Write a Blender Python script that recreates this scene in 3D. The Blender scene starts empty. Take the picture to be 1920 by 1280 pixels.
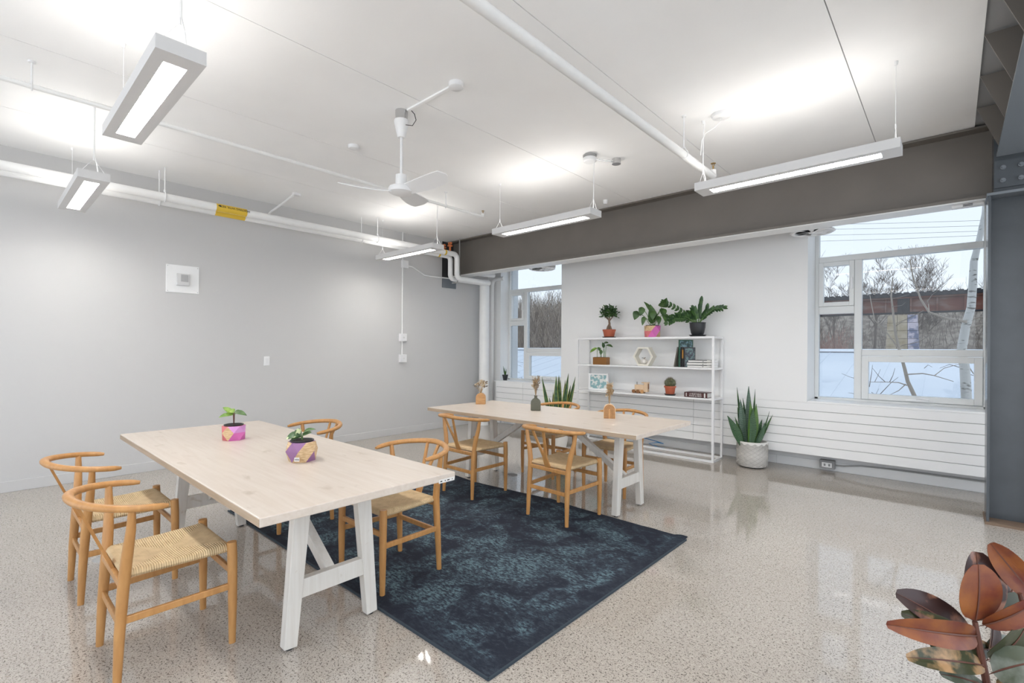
import bpy, math, random
from mathutils import Vector, Matrix, noise
R=math.radians
C=bpy.context.scene.collection
scn=bpy.context.scene
# ------------------------------------------------------------------ camera
F,YAW,HOR,ROLL,CAMZ=911.07,R(42.1336),654.59,R(.35744),1.35
VD=Vector((-math.sin(YAW),math.cos(YAW),0)); VR=Vector((math.cos(YAW),math.sin(YAW),0)); VU=Vector((0,0,1))
cr,sr=math.cos(ROLL),math.sin(ROLL)
CAM=Vector((0,0,CAMZ))
cd=bpy.data.cameras.new('camera'); cam=bpy.data.objects.new('camera',cd); C.objects.link(cam)
cd.sensor_width=36; cd.lens=F*36/1920; cd.shift_y=(HOR-640)/1920; cd.clip_start=.02; cd.clip_end=500
Rc=VR*cr+VU*sr; Uc=VU*cr-VR*sr; Bk=-VD
cam.matrix_world=Matrix(((Rc.x,Uc.x,Bk.x,CAM.x),(Rc.y,Uc.y,Bk.y,CAM.y),(Rc.z,Uc.z,Bk.z,CAM.z),(0,0,0,1)))
scn.camera=cam
# ------------------------------------------------------------------ sky, exposure
w=bpy.data.worlds.new('sky'); scn.world=w; w.use_nodes=True
nt=w.node_tree; nt.nodes.clear()
wo=nt.nodes.new('ShaderNodeOutputWorld'); bg=nt.nodes.new('ShaderNodeBackground'); bg.inputs[1].default_value=1.1
tc=nt.nodes.new('ShaderNodeTexCoord'); sx=nt.nodes.new('ShaderNodeSeparateXYZ'); rp=nt.nodes.new('ShaderNodeValToRGB')
nz=nt.nodes.new('ShaderNodeTexNoise'); nz.inputs['Scale'].default_value=2.2; nz.inputs['Detail'].default_value=5
ad=nt.nodes.new('ShaderNodeMath'); ad.operation='MULTIPLY_ADD'; ad.inputs[1].default_value=.22
nt.links.new(tc.outputs['Generated'],sx.inputs[0]); nt.links.new(tc.outputs['Generated'],nz.inputs['Vector'])
nt.links.new(nz.outputs['Fac'],ad.inputs[0]); nt.links.new(sx.outputs['Z'],ad.inputs[2]); nt.links.new(ad.outputs[0],rp.inputs[0])
e=rp.color_ramp.elements; e[0].position=.05; e[0].color=(.86,.91,.97,1); e[1].position=.75; e[1].color=(.68,.79,.95,1)
nt.links.new(rp.outputs[0],bg.inputs[0]); nt.links.new(bg.outputs[0],wo.inputs[0])
vs=scn.view_settings; vs.view_transform='Standard'; vs.look='None'; vs.gamma=1; vs.exposure=1.03; vs.use_curve_mapping=False
LENS_STRENGTH=31.0; UP_STRENGTH=3.4
scn.cycles.max_bounces=9; scn.cycles.diffuse_bounces=7; scn.cycles.transparent_max_bounces=12
# ------------------------------------------------------------------ helpers
def at(px,py,dep):
    X=px-960; Y=py-HOR; x=cr*X+sr*Y; y=-sr*X+cr*Y
    return CAM+(VD+VR*(x/F)-VU*(y/F))*dep
def aty(px,py,yy):
    d=at(px,py,1)-CAM; return CAM+d*(yy/d.y)
class B:
    def __init__(s): s.v=[]; s.f=[]; s.m=[]
    def add(s,v,f,m=0):
        o=len(s.v); s.v+= [tuple(p) for p in v]; s.f+=[tuple(i+o for i in q) for q in f]; s.m+=[m]*len(f); return s
    def box(s,a,b,m=0):
        (x0,y0,z0),(x1,y1,z1)=a,b
        return s.add([(x0,y0,z0),(x1,y0,z0),(x1,y1,z0),(x0,y1,z0),(x0,y0,z1),(x1,y0,z1),(x1,y1,z1),(x0,y1,z1)],
          [(0,3,2,1),(4,5,6,7),(0,1,5,4),(1,2,6,5),(2,3,7,6),(3,0,4,7)],m)
    def hexa(s,p,m=0):
        return s.add(p,[(0,3,2,1),(4,5,6,7),(0,1,5,4),(1,2,6,5),(2,3,7,6),(3,0,4,7)],m)
    def bar(s,p0,p1,wd,h0,wd1=None,h1=None,side=None):
        p0,p1=Vector(p0),Vector(p1); d=(p1-p0).normalized()
        sd=Vector(side) if side else (Vector((0,0,1)).cross(d) if abs(d.z)<.95 else Vector((1,0,0)))
        sd=(sd-d*sd.dot(d)).normalized(); u=d.cross(sd)
        w1=wd1 or wd; hh=h1 or h0
        A=[p0-sd*wd/2-u*h0/2,p0+sd*wd/2-u*h0/2,p0+sd*wd/2+u*h0/2,p0-sd*wd/2+u*h0/2]
        Bq=[p1-sd*w1/2-u*hh/2,p1+sd*w1/2-u*hh/2,p1+sd*w1/2+u*hh/2,p1-sd*w1/2+u*hh/2]
        return s.hexa(A+Bq)
    def tube(s,pts,r,n=10,cap=True,flat=1.0,m=0):
        P=[Vector(p) for p in pts]; k=len(P)
        rr=r if isinstance(r,(list,tuple)) else [r]*k
        T=[]
        for i in range(k):
            t=(P[min(i+1,k-1)]-P[max(i-1,0)]); T.append(t.normalized() if t.length>1e-9 else Vector((0,0,1)))
        u=Vector((0,0,1)) if abs(T[0].z)<.9 else Vector((1,0,0))
        V=[];Fs=[]
        for i in range(k):
            u=(u-T[i]*u.dot(T[i]))
            u=u.normalized() if u.length>1e-6 else T[i].orthogonal().normalized()
            b=T[i].cross(u)
            for j in range(n):
                a=2*math.pi*j/n; V.append(P[i]+u*(math.cos(a)*rr[i]*flat)+b*(math.sin(a)*rr[i]))
        for i in range(k-1):
            for j in range(n):
                j2=(j+1)%n; Fs.append((i*n+j,i*n+j2,(i+1)*n+j2,(i+1)*n+j))
        if cap: Fs+= [tuple(range(n-1,-1,-1)),tuple((k-1)*n+j for j in range(n))]
        return s.add(V,Fs,m)
    def cyl(s,p0,p1,r0,r1=None,n=16,m=0): return s.tube([p0,p1],[r0,r0 if r1 is None else r1],n,m=m)
    def lathe(s,prof,n=24,c=(0,0,0),m=0):
        V=[];Fs=[];k=len(prof)
        for (r,z) in prof:
            for j in range(n):
                a=2*math.pi*j/n; V.append((c[0]+r*math.cos(a),c[1]+r*math.sin(a),c[2]+z))
        for i in range(k-1):
            for j in range(n):
                j2=(j+1)%n; Fs.append((i*n+j,i*n+j2,(i+1)*n+j2,(i+1)*n+j))
        Fs+=[tuple(range(n-1,-1,-1)),tuple((k-1)*n+j for j in range(n))]
        return s.add(V,Fs,m)
    def prism(s,poly,d,m=0):   # poly: 3d points, d: extrusion vector
        n=len(poly); d=Vector(d); P=[Vector(p) for p in poly]
        return s.add(P+[p+d for p in P],[tuple(range(n-1,-1,-1)),tuple(range(n,2*n))]+[(i,(i+1)%n,n+(i+1)%n,n+i) for i in range(n)],m)
    def leaf(s,base,tip,wid,nor,fold=.25,curl=.1,prof='oval',n=8,th=.0012,twist=0,m=0):
        base,tip,nor=Vector(base),Vector(tip),Vector(nor); d=tip-base; L=d.length; d.normalize()
        nor=(nor-d*nor.dot(d)).normalized(); sd=d.cross(nor)
        V=[];Fs=[]
        for i in range(n+1):
            t=i/n
            if prof=='oval': ww=math.sin(math.pi*min(1,t**.85*.97+.03))**.75
            elif prof=='ellipse': ww=math.sqrt(max(0,1-(2*min(t,.985)-1)**2))**.95
            elif prof=='sword': ww=(.55+.45*math.sin(math.pi*min(.5,t)))*(1-max(0,(t-.35)/.65)**1.7) if t<1 else .02
            elif prof=='heart': ww=math.sin(math.pi*(t**.62*.94+.06))**.8
            else: ww=math.sin(math.pi*(t*.96+.02))
            ww=max(ww,.04)*wid/2
            c=base+d*(L*t)+nor*(-curl*L*(2*t-1)**2+curl*L)
            a=twist*t; s2=sd*math.cos(a)+nor*math.sin(a); n2=nor*math.cos(a)-sd*math.sin(a)
            for q in (-1,-.5,0,.5,1): V.append(c+s2*(q*ww)+n2*(abs(q)*fold*ww))
        nb=len(V)
        V+= [p-nor*th for p in V]
        for i in range(n):
            for j in range(4):
                a=i*5+j; Fs.append((a,a+1,a+6,a+5)); Fs.append((nb+a,nb+a+5,nb+a+6,nb+a+1))
        for i in range(n):
            a=i*5; Fs.append((a,a+5,nb+a+5,nb+a)); a=i*5+4; Fs.append((a,nb+a,nb+a+5,a+5))
        return s.add(V,Fs,m)
def obj(name,b,mats,parent=None,smooth=False,bevel=0,loc=None,kind=None,label=None):
    me=bpy.data.meshes.new(name); me.from_pydata(b.v,[],b.f); me.update()
    if not isinstance(mats,(list,tuple)): mats=[mats]
    for m in mats: me.materials.append(m)
    if any(b.m): me.polygons.foreach_set('material_index',b.m)
    if smooth:
        me.polygons.foreach_set('use_smooth',[True]*len(me.polygons))
        try: me.set_sharp_from_angle(angle=R(40))
        except Exception: pass
    o=bpy.data.objects.new(name,me); C.objects.link(o)
    if parent: o.parent=parent
    if loc: o.location=loc
    if bevel:
        md=o.modifiers.new('bevel','BEVEL'); md.width=bevel; md.segments=2; md.limit_method='ANGLE'
    if kind: o['kind']=kind
    if label: o['label']=label
    return o
def tag(o,label,cat,group=None):
    o['label']=label; o['category']=cat
    if group: o['group']=group
    return o
def thing(name,label,cat,loc=(0,0,0),rz=0,group=None):
    o=bpy.data.objects.new(name,None); C.objects.link(o); o.empty_display_size=.05
    o.location=loc; o.rotation_euler=(0,0,rz); return tag(o,label,cat,group)
def struct(name,b,m,parent=None,**k):
    o=obj(name,b,m,parent,**k)
    if not parent: o['kind']='structure'
    return o
def dup(root,loc,rz,label,group=None):
    r=root.copy(); C.objects.link(r); r.location=loc; r.rotation_euler=(0,0,rz); r['label']=label
    if group: r['group']=group
    for ch in root.children:
        c=ch.copy(); C.objects.link(c); c.parent=r
        for g in ch.children:
            d=g.copy(); C.objects.link(d); d.parent=c
    return r
# ------------------------------------------------------------------ materials
MATS={}
def new(name):
    m=bpy.data.materials.new(name); m.use_nodes=True; MATS[name]=m
    return m,m.node_tree,m.node_tree.nodes['Principled BSDF']
def node(t,ty,**k):
    n=t.nodes.new(ty)
    for a,b in k.items():
        if a in n.inputs.keys(): n.inputs[a].default_value=b
        else: setattr(n,a,b)
    return n
def plain(name,col,rough=.5,metal=0,spec=.5,var=.0,vs_=8,bump=0,bs=60,coat=0,emit=None,estr=0):
    m,t,p=new(name); p.inputs['Base Color'].default_value=(*col,1); p.inputs['Roughness'].default_value=rough
    p.inputs['Metallic'].default_value=metal; p.inputs['Specular IOR Level'].default_value=spec; p.inputs['Coat Weight'].default_value=coat
    if var or bump: o=node(t,'ShaderNodeTexCoord')
    if var:
        n=node(t,'ShaderNodeTexNoise',Scale=vs_,Detail=4.0); t.links.new(o.outputs['Object'],n.inputs['Vector'])
        r=node(t,'ShaderNodeValToRGB'); r.color_ramp.elements[0].position=.3; r.color_ramp.elements[1].position=.7
        r.color_ramp.elements[0].color=tuple(c*(1-var) for c in col)+(1,); r.color_ramp.elements[1].color=tuple(min(1,c*(1+var)) for c in col)+(1,)
        t.links.new(n.outputs['Fac'],r.inputs[0]); t.links.new(r.outputs[0],p.inputs['Base Color'])
    if bump:
        n=node(t,'ShaderNodeTexNoise',Scale=bs,Detail=3.0); t.links.new(o.outputs['Object'],n.inputs['Vector'])
        bn=node(t,'ShaderNodeBump',Strength=bump,Distance=.01); t.links.new(n.outputs['Fac'],bn.inputs['Height']); t.links.new(bn.outputs[0],p.inputs['Normal'])
    if emit: p.inputs['Emission Color'].default_value=(*emit,1); p.inputs['Emission Strength'].default_value=estr
    return m
def twotone(name,ca,cb,scale=8,lo=.4,hi=.6,rough=.5,stretch=(1,1,1),detail=5.0,bump=0,dist=0.0,spec=.5,cc=None):
    m,t,p=new(name); p.inputs['Roughness'].default_value=rough; p.inputs['Specular IOR Level'].default_value=spec
    o=node(t,'ShaderNodeTexCoord'); mp=node(t,'ShaderNodeMapping'); mp.inputs['Scale'].default_value=stretch
    n=node(t,'ShaderNodeTexNoise',Scale=scale,Detail=detail,Distortion=dist); r=node(t,'ShaderNodeValToRGB')
    t.links.new(o.outputs['Object'],mp.inputs[0]); t.links.new(mp.outputs[0],n.inputs['Vector']); t.links.new(n.outputs['Fac'],r.inputs[0]); t.links.new(r.outputs[0],p.inputs['Base Color'])
    r.color_ramp.elements[0].position=lo; r.color_ramp.elements[1].position=hi
    r.color_ramp.elements[0].color=(*ca,1); r.color_ramp.elements[1].color=(*cb,1)
    if cc: q=r.color_ramp.elements.new((lo+hi)/2); q.color=(*cc,1)
    if bump:
        bn=node(t,'ShaderNodeBump',Strength=bump,Distance=.01); t.links.new(n.outputs['Fac'],bn.inputs['Height']); t.links.new(bn.outputs[0],p.inputs['Normal'])
    return m
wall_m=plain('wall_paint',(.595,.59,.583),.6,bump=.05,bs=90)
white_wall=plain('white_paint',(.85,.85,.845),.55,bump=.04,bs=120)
ceil_m=plain('ceiling_paint',(.93,.928,.92),.7,var=.02,vs_=2,bump=.06,bs=120)
trim_m=plain('white_trim',(.85,.85,.845),.35)
gap_m=plain('joint_grey',(.3,.3,.3),.8)
frame_m=plain('window_frame_white',(.76,.77,.76),.35)
white_metal=plain('white_metal',(.82,.82,.82),.35)
pipe_m=plain('white_pipe',(.86,.86,.85),.4,var=.02)
grey_white=plain('fixture_white',(.66,.655,.65),.4)
steel_m=plain('grey_painted_steel',(.165,.148,.13),.5,var=.06,vs_=3,bump=.03)
steel_d=plain('dark_steel',(.03,.03,.032),.5)
steel_b=plain('blue_grey_steel',(.17,.19,.21),.38)
col_m=plain('column_steel',(.075,.085,.095),.26,var=.1,vs_=4)
chrome=plain('chrome',(.6,.6,.6),.25,1)
dark_m=plain('dark_plastic',(.03,.03,.03),.4)
brass=plain('brass',(.45,.3,.12),.35,1)
orange_m=plain('valve_orange',(.55,.16,.05),.5)
yellow_m=plain('label_yellow',(.78,.52,.05),.5)
ink=plain('ink_black',(.02,.02,.02),.6)
cable_g=plain('grey_cable',(.35,.35,.34),.5)
glow=plain('lens_glow',(.9,.9,.9),.5,emit=(1,.965,.92),estr=LENS_STRENGTH)
glow_up=plain('uplight_glow',(.9,.9,.9),.5,emit=(1,.965,.92),estr=UP_STRENGTH)
terra=plain('terracotta_plastic',(.42,.10,.045),.5)
black_pot=plain('black_pot',(.018,.02,.023),.35)
soil=plain('soil',(.02,.014,.01),.9,bump=.6,bs=120)
stem_g=plain('stem_green',(.10,.19,.05),.5)
stem_b=plain('bark_brown',(.19,.13,.09),.8)
leaf_d=twotone('leaf_dark_green',(.02,.06,.018),(.055,.13,.03),20,rough=.4)
leaf_m=twotone('leaf_mid_green',(.032,.08,.018),(.075,.155,.038),16,rough=.4)
leaf_l=twotone('leaf_bright_green',(.12,.25,.03),(.28,.42,.08),25,rough=.4)
leaf_v=twotone('leaf_variegated',(.04,.10,.03),(.55,.6,.35),30,.5,.56,rough=.4)
rub_a=twotone('rubber_leaf_red',(.13,.025,.016),(.28,.09,.018),14,.35,.7,rough=.38)
rub_b=twotone('rubber_leaf_dark',(.045,.022,.02),(.36,.17,.11),13,.5,.62,rough=.3)
rub_c=twotone('rubber_leaf_green',(.05,.055,.025),(.45,.27,.13),13,.52,.62,rough=.3)
rub_d=twotone('rubber_leaf_grey',(.10,.12,.085),(.30,.33,.3),13,.45,.7,rough=.25)
rub_stem=plain('rubber_stem',(.12,.045,.03),.5)
clay_w=plain('white_clay',(.76,.74,.70),.7)
clay_g=plain('clay_groove',(.46,.44,.41),.8)
wood_pot=twotone('plywood',(.50,.33,.17),(.66,.48,.28),30,rough=.5,stretch=(1,1,6))
pink=plain('pink_paint',(.62,.14,.42),.5); coral=plain('coral_paint',(.60,.16,.17),.5); purple=plain('purple_paint',(.27,.13,.27),.5)
lilac=plain('lilac_paint',(.60,.27,.57),.5); cone=plain('copper_planter',(.30,.14,.045),.3,.7)
tan_w=twotone('tan_wood',(.47,.24,.09),(.58,.32,.13),20,rough=.5,stretch=(1,1,5))
tan_g=plain('wood_groove',(.24,.105,.035),.6)
pale_w=plain('pale_wood',(.68,.5,.33),.5); olive=plain('olive_glaze',(.10,.10,.07),.25)
straw=plain('dried_straw',(.42,.29,.16),.8); straw2=plain('dried_grey',(.24,.2,.16),.8); straw3=plain('dried_cream',(.6,.5,.36),.8)
paper=plain('paper_white',(.72,.71,.68),.6)
bk_green=plain('book_green',(.02,.09,.05),.4); bk_teal=twotone('book_teal_print',(.02,.05,.06),(.16,.28,.34),35,rough=.4,cc=(.05,.10,.08)); bk_blk=plain('book_black',(.02,.02,.022),.4)
bk_or=plain('book_amber',(.42,.2,.04),.4); bk_wine=plain('book_wine',(.075,.022,.022),.4); bk_print=twotone('book_dark_print',(.02,.025,.03),(.12,.22,.2),40,rough=.4,cc=(.06,.07,.1))
art=twotone('art_print',(.24,.42,.44),(.72,.73,.70),18,.45,.52,rough=.5)
glass_art=plain('pumpkin_white',(.68,.65,.6),.5)
blue_cable=plain('blue_cable',(.06,.22,.45),.5)
# floor: polished concrete with aggregate
def floor_mat():
    m,t,p=new('polished_concrete'); o=node(t,'ShaderNodeTexCoord')
    big=node(t,'ShaderNodeTexNoise',Scale=.7,Detail=4.0); t.links.new(o.outputs['Object'],big.inputs['Vector'])
    r0=node(t,'ShaderNodeValToRGB'); r0.color_ramp.elements[0].position=.3; r0.color_ramp.elements[1].position=.7
    r0.color_ramp.elements[0].color=(.425,.38,.332,1); r0.color_ramp.elements[1].color=(.49,.445,.395,1)
    t.links.new(big.outputs['Fac'],r0.inputs[0])
    last=r0.outputs[0]
    for sc,lo,hi,col,fac in ((95,.60,.67,(.12,.10,.085,1),.85),(60,.60,.68,(.62,.57,.50,1),.45),(170,.60,.67,(.07,.06,.055,1),.85),(38,.64,.72,(.27,.23,.19,1),.45)):
        n=node(t,'ShaderNodeTexNoise',Scale=sc,Detail=1.0); t.links.new(o.outputs['Object'],n.inputs['Vector'])
        r=node(t,'ShaderNodeValToRGB'); r.color_ramp.elements[0].position=lo; r.color_ramp.elements[1].position=hi; r.color_ramp.elements[1].color=(fac,fac,fac,1); r.color_ramp.elements[0].color=(0,0,0,1)
        t.links.new(n.outputs['Fac'],r.inputs[0])
        mx=node(t,'ShaderNodeMix',data_type='RGBA'); t.links.new(r.outputs[0],mx.inputs[0]); t.links.new(last,mx.inputs[6]); mx.inputs[7].default_value=col; last=mx.outputs[2]
    t.links.new(last,p.inputs['Base Color'])
    p.inputs['Roughness'].default_value=.055; p.inputs['Specular IOR Level'].default_value=.75
    bn=node(t,'ShaderNodeBump',Strength=.008,Distance=.01); n2=node(t,'ShaderNodeTexNoise',Scale=40.0); t.links.new(o.outputs['Object'],n2.inputs['Vector']); t.links.new(n2.outputs['Fac'],bn.inputs['Height']); t.links.new(bn.outputs[0],p.inputs['Normal'])
    return m
floor_m=floor_mat()
def rug_mat():
    m,t,p=new('rug_pile'); o=node(t,'ShaderNodeTexCoord')
    def nz_(sc,det,dist,lo,hi,st=(1,1,1),rough=.65):
        mp=node(t,'ShaderNodeMapping'); mp.inputs['Scale'].default_value=st; t.links.new(o.outputs['Object'],mp.inputs[0])
        n=node(t,'ShaderNodeTexNoise',Scale=sc,Detail=det,Distortion=dist,Roughness=rough); t.links.new(mp.outputs[0],n.inputs['Vector'])
        r=node(t,'ShaderNodeMapRange',clamp=True); r.inputs['From Min'].default_value=lo; r.inputs['From Max'].default_value=hi; t.links.new(n.outputs['Fac'],r.inputs['Value']); return r.outputs[0]
    a=nz_(3.2,8,.8,.43,.60); f=nz_(34,6,.0,.42,.58,(1,2.2,1),.8); c=nz_(9,5,1.5,.5,.6)
    mul=node(t,'ShaderNodeMath',operation='MULTIPLY'); t.links.new(a,mul.inputs[0]); t.links.new(f,mul.inputs[1])
    m2=node(t,'ShaderNodeMath',operation='MULTIPLY'); t.links.new(c,m2.inputs[0]); t.links.new(f,m2.inputs[1])
    m3=node(t,'ShaderNodeMath',operation='MULTIPLY_ADD'); t.links.new(m2.outputs[0],m3.inputs[0]); m3.inputs[1].default_value=.42; t.links.new(mul.outputs[0],m3.inputs[2])
    # border band stays dark: distance to the edge in rug coordinates
    s=node(t,'ShaderNodeSeparateXYZ'); t.links.new(o.outputs['Object'],s.inputs[0])
    def edge(out,half):
        ab=node(t,'ShaderNodeMath',operation='ABSOLUTE'); t.links.new(out,ab.inputs[0])
        sb=node(t,'ShaderNodeMath',operation='SUBTRACT'); sb.inputs[0].default_value=half; t.links.new(ab.outputs[0],sb.inputs[1]); return sb.outputs[0]
    mn=node(t,'ShaderNodeMath',operation='MINIMUM'); t.links.new(edge(s.outputs[0],1.51),mn.inputs[0]); t.links.new(edge(s.outputs[1],1.015),mn.inputs[1])
    br=node(t,'ShaderNodeMapRange',clamp=True); br.inputs['From Min'].default_value=.05; br.inputs['From Max'].default_value=.11; br.inputs['To Min'].default_value=.3; t.links.new(mn.outputs[0],br.inputs['Value'])
    m4=node(t,'ShaderNodeMath',operation='MULTIPLY'); t.links.new(m3.outputs[0],m4.inputs[0]); t.links.new(br.outputs[0],m4.inputs[1])
    cr_=node(t,'ShaderNodeValToRGB'); el=cr_.color_ramp.elements; el[0].color=(.020,.024,.036,1); el[1].color=(.12,.19,.22,1); el[1].position=1.0
    q=el.new(.35); q.color=(.042,.056,.075,1)
    t.links.new(m4.outputs[0],cr_.inputs[0]); t.links.new(cr_.outputs[0],p.inputs['Base Color']); p.inputs['Roughness'].default_value=.9; p.inputs['Specular IOR Level'].default_value=.2
    bn=node(t,'ShaderNodeBump',Strength=.4,Distance=.004); n2=node(t,'ShaderNodeTexNoise',Scale=220.0); t.links.new(o.outputs['Object'],n2.inputs['Vector']); t.links.new(n2.outputs['Fac'],bn.inputs['Height']); t.links.new(bn.outputs[0],p.inputs['Normal'])
    return m
rug_m=rug_mat(); rug_edge=plain('rug_binding',(.035,.05,.065),.9)
def wood_mat(name,ca,cb,knot=None,rough=.45,st=(1,14,14),sc=3.0):
    m,t,p=new(name); o=node(t,'ShaderNodeTexCoord'); mp=node(t,'ShaderNodeMapping'); mp.inputs['Scale'].default_value=st
    t.links.new(o.outputs['Object'],mp.inputs[0]); n=node(t,'ShaderNodeTexNoise',Scale=sc,Detail=5.0,Distortion=.6); t.links.new(mp.outputs[0],n.inputs['Vector'])
    r=node(t,'ShaderNodeValToRGB'); r.color_ramp.elements[0].position=.3; r.color_ramp.elements[1].position=.7; r.color_ramp.elements[0].color=(*ca,1); r.color_ramp.elements[1].color=(*cb,1)
    t.links.new(n.outputs['Fac'],r.inputs[0]); last=r.outputs[0]
    if knot:
        mp2=node(t,'ShaderNodeMapping'); mp2.inputs['Scale'].default_value=(1,2.4,2.4); t.links.new(o.outputs['Object'],mp2.inputs[0])
        n2=node(t,'ShaderNodeTexNoise',Scale=5.0,Detail=3.0,Distortion=.4); t.links.new(mp2.outputs[0],n2.inputs['Vector'])
        r2=node(t,'ShaderNodeValToRGB'); r2.color_ramp.elements[0].position=.66; r2.color_ramp.elements[1].position=.76; r2.color_ramp.elements[0].color=(0,0,0,1); r2.color_ramp.elements[1].color=(.7,.7,.7,1)
        t.links.new(n2.outputs['Fac'],r2.inputs[0]); mx=node(t,'ShaderNodeMix',data_type='RGBA'); t.links.new(r2.outputs[0],mx.inputs[0]); t.links.new(last,mx.inputs[6]); mx.inputs[7].default_value=(*knot,1); last=mx.outputs[2]
    t.links.new(last,p.inputs['Base Color']); p.inputs['Roughness'].default_value=rough
    return m
table_m=wood_mat('whitewashed_wood',(.58,.50,.425),(.64,.57,.50),(.42,.34,.26),.36)
leg_m=wood_mat('whitewashed_leg',(.66,.62,.56),(.74,.71,.66),(.5,.43,.33),.45,st=(14,14,1))
edge_m=wood_mat('tan_edge_wood',(.40,.29,.19),(.50,.38,.27),None,.5)
oak=wood_mat('honey_oak',(.45,.215,.068),(.56,.29,.10),None,.38,st=(10,10,2),sc=4)
def cord_mat():
    m,t,p=new('paper_cord'); o=node(t,'ShaderNodeTexCoord'); s=node(t,'ShaderNodeSeparateXYZ'); t.links.new(o.outputs['Object'],s.inputs[0])
    ax=node(t,'ShaderNodeMath',operation='ABSOLUTE'); ay=node(t,'ShaderNodeMath',operation='ABSOLUTE')
    yo=node(t,'ShaderNodeMath',operation='SUBTRACT'); yo.inputs[1].default_value=.01; t.links.new(s.outputs[1],yo.inputs[0])
    t.links.new(s.outputs[0],ax.inputs[0]); t.links.new(yo.outputs[0],ay.inputs[0])
    gt=node(t,'ShaderNodeMath',operation='GREATER_THAN'); t.links.new(ax.outputs[0],gt.inputs[0]); t.links.new(ay.outputs[0],gt.inputs[1])
    mx=node(t,'ShaderNodeMix',data_type='FLOAT'); t.links.new(gt.outputs[0],mx.inputs[0]); t.links.new(s.outputs[0],mx.inputs[2]); t.links.new(s.outputs[1],mx.inputs[3])
    k=node(t,'ShaderNodeMath',operation='MULTIPLY'); k.inputs[1].default_value=2*math.pi/.0085; t.links.new(mx.outputs[0],k.inputs[0])
    si=node(t,'ShaderNodeMath',operation='SINE'); t.links.new(k.outputs[0],si.inputs[0])
    n=node(t,'ShaderNodeTexNoise',Scale=25.0,Detail=4.0); t.links.new(o.outputs['Object'],n.inputs['Vector'])
    mr=node(t,'ShaderNodeMapRange'); mr.inputs['From Min'].default_value=-1; t.links.new(si.outputs[0],mr.inputs['Value'])
    ml=node(t,'ShaderNodeMath',operation='MULTIPLY_ADD'); ml.inputs[1].default_value=.5; t.links.new(mr.outputs[0],ml.inputs[0]); t.links.new(n.outputs['Fac'],ml.inputs[2])
    r=node(t,'ShaderNodeValToRGB'); r.color_ramp.elements[0].position=.35; r.color_ramp.elements[1].position=.75; r.color_ramp.elements[0].color=(.42,.27,.13,1); r.color_ramp.elements[1].color=(.70,.52,.30,1)
    t.links.new(ml.outputs[0],r.inputs[0]); t.links.new(r.outputs[0],p.inputs['Base Color']); p.inputs['Roughness'].default_value=.7
    bn=node(t,'ShaderNodeBump',Strength=.6,Distance=.003); t.links.new(si.outputs[0],bn.inputs['Height']); t.links.new(bn.outputs[0],p.inputs['Normal'])
    return m
cord_m=cord_mat()
def glass_mat():
    m=bpy.data.materials.new('window_glass'); m.use_nodes=True; t=m.node_tree; t.nodes.clear()
    o=t.nodes.new('ShaderNodeOutputMaterial'); tr=t.nodes.new('ShaderNodeBsdfTransparent'); gl=t.nodes.new('ShaderNodeBsdfGlossy'); gl.inputs['Roughness'].default_value=.02
    tr.inputs[0].default_value=(.71,.725,.73,1); mx=t.nodes.new('ShaderNodeMixShader'); mx.inputs[0].default_value=.03
    t.links.new(tr.outputs[0],mx.inputs[1]); t.links.new(gl.outputs[0],mx.inputs[2]); t.links.new(mx.outputs[0],o.inputs[0]); return m
glass_m=glass_mat()
roof_m=twotone('snowy_metal_roof',(.66,.70,.75),(.73,.76,.80),.6,.35,.65,rough=.5)
snow_m=plain('snow_cap',(.88,.91,.95),.7)
rust_m=twotone('rusted_girder',(.17,.055,.04),(.25,.17,.15),.5,.4,.62,rough=.8,stretch=(1,1,2.5),cc=(.20,.085,.06))
tie_m=plain('dark_ties',(.035,.035,.04),.8,var=.3,vs_=3)
stone_m=twotone('pier_stone',(.42,.34,.22),(.56,.48,.36),1.2,rough=.9)
graf_m=twotone('pier_graffiti',(.20,.22,.33),(.66,.60,.68),1.4,.45,.55,rough=.8)
brush_m=twotone('brush_ground',(.27,.22,.18),(.44,.375,.31),1.5,rough=.95,detail=8)
twig_m=plain('bare_twig',(.23,.19,.165),.9); twig_w=plain('pale_twig',(.47,.40,.33),.9); twig_r=plain('red_twig',(.38,.22,.18),.9)
birch_m=twotone('birch_bark',(.22,.2,.18),(.72,.70,.66),9,.33,.42,rough=.8,stretch=(1,1,3.5))
ground_m=plain('outdoor_ground',(.30,.28,.25),.95,var=.2,vs_=.3)
facade_m=plain('facade',(.70,.70,.69),.8)
# ------------------------------------------------------------------ room shell
ZC=3.194; XL=-6.47; YF=6.29; YB=6.515; XR=3.4; Y0=-3.0
struct('floor',B().box((XL-.2,Y0,-.12),(XR,YB+.25,0)),floor_m)
o=struct('ceiling',B().box((XL-.2,Y0,ZC+.012),(XR,6.95,ZC+.25)),gap_m)
xs=[XL-.2,-5.425,-4.185,-2.945,-1.728,-.505,.135]
for a,b in zip(xs[:-1],xs[1:]): obj('panel',B().box((a+.003,Y0,ZC),(b-.003,6.95,ZC+.0119)),ceil_m,o)
obj('panel',B().box((.58,Y0,ZC),(XR,6.95,ZC+.0119)),ceil_m,o)
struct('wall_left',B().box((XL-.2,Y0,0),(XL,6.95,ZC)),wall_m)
bb=struct('baseboard_left',B().box((XL,Y0,0),(XL+.014,6.1,.101)),wall_m,bevel=.003)
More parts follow.
